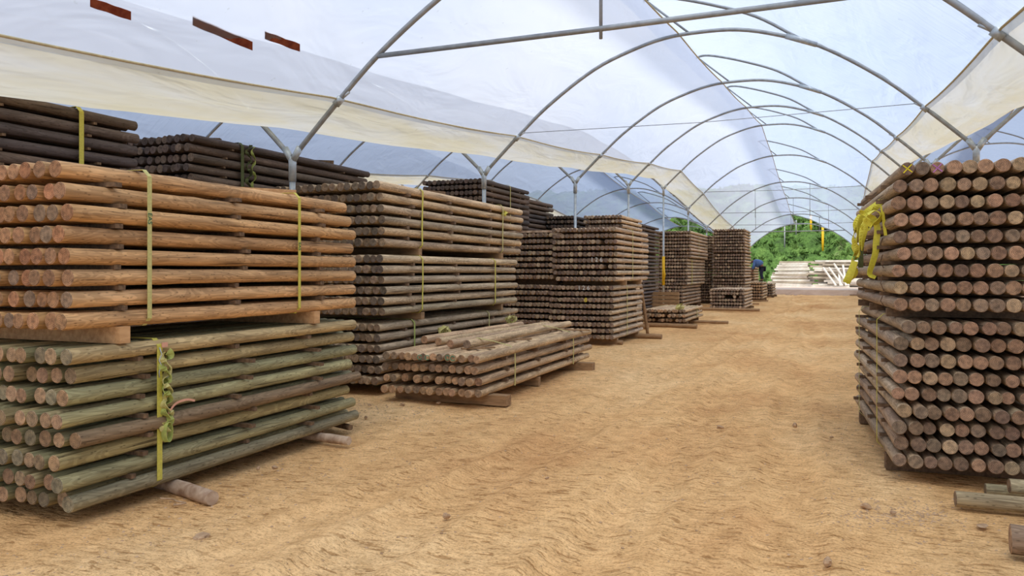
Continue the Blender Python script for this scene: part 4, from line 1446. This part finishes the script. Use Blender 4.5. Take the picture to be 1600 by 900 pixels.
# marker posts on the hill
for (px, py0, py1, col, lab) in ((1285.5, 354, 393, 'yellow_paint', 'tallest yellow marker post on the hillside'), (1267, 335, 359, 'yellow_paint', 'short yellow marker post higher on the hillside'),
                                 (1244, 344, 368, 'steel', 'grey post on the hillside below the ridge gap'), (1226, 352, 388, 'steel', 'thin grey post left on the hillside')):
    a = at(px, py1, Y=90)
    zz = float(hill_z(np.array([a.x]), np.array([a.y]))[0])
    Yp = 90
    for Yt in np.arange(86, 130, .25):       # walk up the hill until the foot meets it
        a = at(px, py1, Y=Yt)
        if float(hill_z(np.array([a.x]), np.array([a.y]))[0]) >= a.z: break
    b = at(px, py0, Y=a.y)
    o = MB().tube([a + Vector((0, 0, -.6)), b], .13 if col == 'yellow_paint' else .07, 8).build('marker_post', M[col], None, origin=a, sm=True)
    tag(o, lab, 'post', 'marker posts on the hillside')

# ------------------------------------------------------------------ stones on the sand
def stone(c, size, flat, seed, label, rotz=0):
    rg = random.Random(seed)
    V, F = [], []
    nu, nv = 9, 6
    offs = [(rg.uniform(-1, 1), rg.uniform(-1, 1), rg.uniform(-1, 1)) for _ in range(9)]
    for i in range(nv + 1):
        th = PI * i / nv
        for j in range(nu):
            ph = 2 * PI * j / nu
            d = Vector((math.sin(th) * math.cos(ph), math.sin(th) * math.sin(ph), math.cos(th)))
            r = 1.0
            for q in offs:
                k = Vector(q)
                r -= .75 * max(0, d.dot(k.normalized()) - .62)
            V.append(Vector((d.x * size[0], d.y * size[1], d.z * size[2])) * r)
    for i in range(nv):
        for j in range(nu):
            F.append((i * nu + j, i * nu + (j + 1) % nu, (i + 1) * nu + (j + 1) % nu, (i + 1) * nu + j))
    o = link('stone', mesh('stone', V, F, M['stone'], sm=False), None, (c.x, c.y, size[2] * .45))
    o.rotation_euler = (0, 0, rotz)
    tag(o, label, 'stone', 'loose stones on the sand')


ST = [((316, 840), .075, .02, 'flat stone on the sand in front of the peeling log'), ((1354, 793), .05, .03, 'stone on the sand in front of the right stack'),
      ((1294, 881), .05, .03, 'stone at the bottom edge of the photo'), ((1242, 666), .05, .03, 'stone in mid aisle level with the right stack'),
      ((1124, 669), .05, .02, 'darker stone in mid aisle with a dug edge'), ((698, 808), .035, .025, 'small stone on the bare sand below the low bundle'),
      ((430, 732), .035, .02, 'small stone beside the rear of the green bundle'), ((404, 733), .025, .02, 'smaller stone left of the one beside the green bundle'),
      ((628, 634), .05, .025, 'flat stone before the front corner of the low bundle'), ((578, 634), .03, .02, 'small stone before the foot of the triple stack'),
      ((686, 631), .04, .02, 'stone by the wide front plank of the low bundle'), ((1536, 822), .06, .01, 'thin pale flake on the sand before the greenish poles'),
      ((1395, 803), .03, .02, 'small stone among gravel before the right stack'), ((572, 653), .03, .02, 'small dark stone beside the small reddish log'),
      ((855, 748), .02, .012, 'tiny stone in the open middle of the sand'), ((1300, 684), .03, .015, 'small stone close to the right stack foot')]
for k, ((px, py), s_, h_, lb) in enumerate(ST):
    stone(at(px, py, Z=0), (s_, s_ * .7, h_), 0, 50 + k, lb, k * .7)

# fine gravel and crumbs: nobody could count them
rng = random.Random(77)
V, F = [], []
def crumb(x, y, s_):
    z = float(ground_z(np.array([x]), np.array([y]))[0])
    q = len(V)
    a = rng.uniform(0, PI)
    for j in range(5):
        an = a + j * 2 * PI / 5
        rr = s_ * rng.uniform(.6, 1.1)
        V.append((x + math.cos(an) * rr, y + math.sin(an) * rr, z))
    V.append((x + rng.uniform(-.3, .3) * s_, y + rng.uniform(-.3, .3) * s_, z + s_ * rng.uniform(.35, .7)))
    for j in range(5):
        F.append((q + j, q + (j + 1) % 5, q + 5))
for k in range(4200):
    y = 2.2 + 14 * rng.random() ** 1.5
    x = rng.uniform(-4.4, 1.0) if rng.random() < .8 else rng.choice((-4.0, .35)) + rng.uniform(-.4, .4)
    if x > .6 and y > 6.3: continue
    crumb(x, y, rng.choice((.004, .005, .006, .008, .01, .014)))
for k in range(380):
    p = at(rng.gauss(1400, 45), rng.gauss(800, 12), Z=0)
    crumb(p.x, p.y, rng.uniform(.004, .015))
for k in range(200):
    p = at(rng.gauss(620, 50), rng.gauss(640, 10), Z=0)
    crumb(p.x, p.y, rng.uniform(.005, .018))
o = link('gravel', mesh('gravel', V, F, M['stone'], sm=False))
tag(o, 'small clods and gravel scattered over the sand', 'gravel', kind='stuff')
# frayed twine beside the peeling log
b0 = at(250, 778, Z=.012)
pts = curve_pts([b0, b0 + Vector((.05, -.03, .01)), b0 + Vector((.11, .01, 0)), b0 + Vector((.2, -.04, .01)), b0 + Vector((.26, -.02, 0)), b0 + Vector((.22, -.09, 0))], 5)
o = MB().tube(pts, .006, 6).build('frayed_twine', M['stone'], None, sm=True)
tag(o, 'frayed pale twine on the sand beside the peeling log', 'twine')


# ------------------------------------------------------------------ worker bending over behind the far stack
def skin_mesh(name, verts, edges, mat, parent, sub=1):
    me = bpy.data.meshes.new(name)
    me.from_pydata([v[:3] for v in verts], edges, [])
    me.materials.append(mat)
    o = link(name, me, parent)
    md = o.modifiers.new('skin', 'SKIN')
    for k, v in enumerate(verts):
        me.skin_vertices[0].data[k].radius = (v[3], v[3])
    me.skin_vertices[0].data[0].use_root = True
    md.use_smooth_shade = True
    sd = o.modifiers.new('sub', 'SUBSURF'); sd.levels = sub; sd.render_levels = sub
    return o


PB = at(1190.5, 444, Y=45.2)
pz = S6.top
person = empty('person', (PB.x, 45.2, pz))
# x: towards the left of the photo is negative; the worker leans left, back to the camera
body = [(0, 0, .82, .15), (-.1, 0, .98, .15), (-.28, 0, 1.1, .16), (-.42, -.0, 1.14, .12), (-.52, 0, 1.12, .06), (-.62, 0, 1.08, .10), (-.68, 0, 1.03, .08),
        (-.38, -.18, 1.1, .07), (-.42, -.24, .86, .055), (-.5, -.2, .64, .045), (-.52, -.19, .55, .03),
        (-.38, .18, 1.1, .07), (-.42, .24, .86, .055), (-.5, .2, .64, .045), (-.52, .19, .55, .03),
        (.02, -.1, .78, .1), (-.06, -.12, .45, .075), (.02, -.13, .1, .05), (-.1, -.13, .04, .04),
        (.02, .1, .78, .1), (-.06, .12, .45, .075), (.04, .13, .1, .05), (-.08, .13, .04, .04)]
be = [(0, 1), (1, 2), (2, 3), (3, 4), (4, 5), (5, 6), (2, 7), (7, 8), (8, 9), (9, 10), (2, 11), (11, 12), (12, 13), (13, 14), (0, 15), (15, 16), (16, 17), (17, 18), (0, 19), (19, 20), (20, 21), (21, 22)]
for hx, hy in ((10, -1), (14, 1)):
    bx_, by_, bz_, _ = body[hx]
    for f in range(5):
        i0 = len(body)
        oy = (f - 2) * .018
        ln = (.05, .07, .08, .075, .06)[f]
        body.append((bx_ - .02, by_ + oy, bz_ - .05, .009)); body.append((bx_ - .03, by_ + oy * 1.2, bz_ - .05 - ln, .008))
        be += [(hx, i0), (i0, i0 + 1)]
skin_mesh('body', body, be, M['skin'], person, 1)
jk = [(-.02, 0, .88, .22), (-.1, 0, .98, .26), (-.28, 0, 1.04, .27), (-.42, 0, 1.08, .22), (-.38, -.19, 1.1, .09), (-.42, -.25, .86, .075), (-.49, -.21, .68, .06), (-.38, .19, 1.1, .09), (-.42, .25, .86, .075), (-.49, .21, .68, .06)]
skin_mesh('jacket', jk, [(0, 1), (1, 2), (2, 3), (2, 4), (4, 5), (5, 6), (2, 7), (7, 8), (8, 9)], M['blue'], person, 1)
tr = [(.03, 0, .82, .18), (.03, -.1, .74, .12), (-.05, -.12, .45, .09), (.02, -.13, .12, .07), (.03, .1, .74, .12), (-.05, .12, .45, .09), (.04, .13, .12, .07)]
skin_mesh('trousers', tr, [(0, 1), (1, 2), (2, 3), (0, 4), (4, 5), (5, 6)], M['navy'], person, 1)
skin_mesh('hair', [(-.58, 0, 1.13, .095), (-.66, 0, 1.09, .08)], [(0, 1)], M['hair'], person, 1)
for yy in (-.13, .13):
    skin_mesh('boot', [(.04, yy, .05, .05), (-.06, yy, .04, .045), (-.14, yy, .035, .035)], [(0, 1), (1, 2)], M['shoe'], person, 1)
tag(person, 'person in blue jacket and dark trousers bending over a far bundle', 'person')

for o in bpy.data.objects:
    if 'key' in o: del o['key']
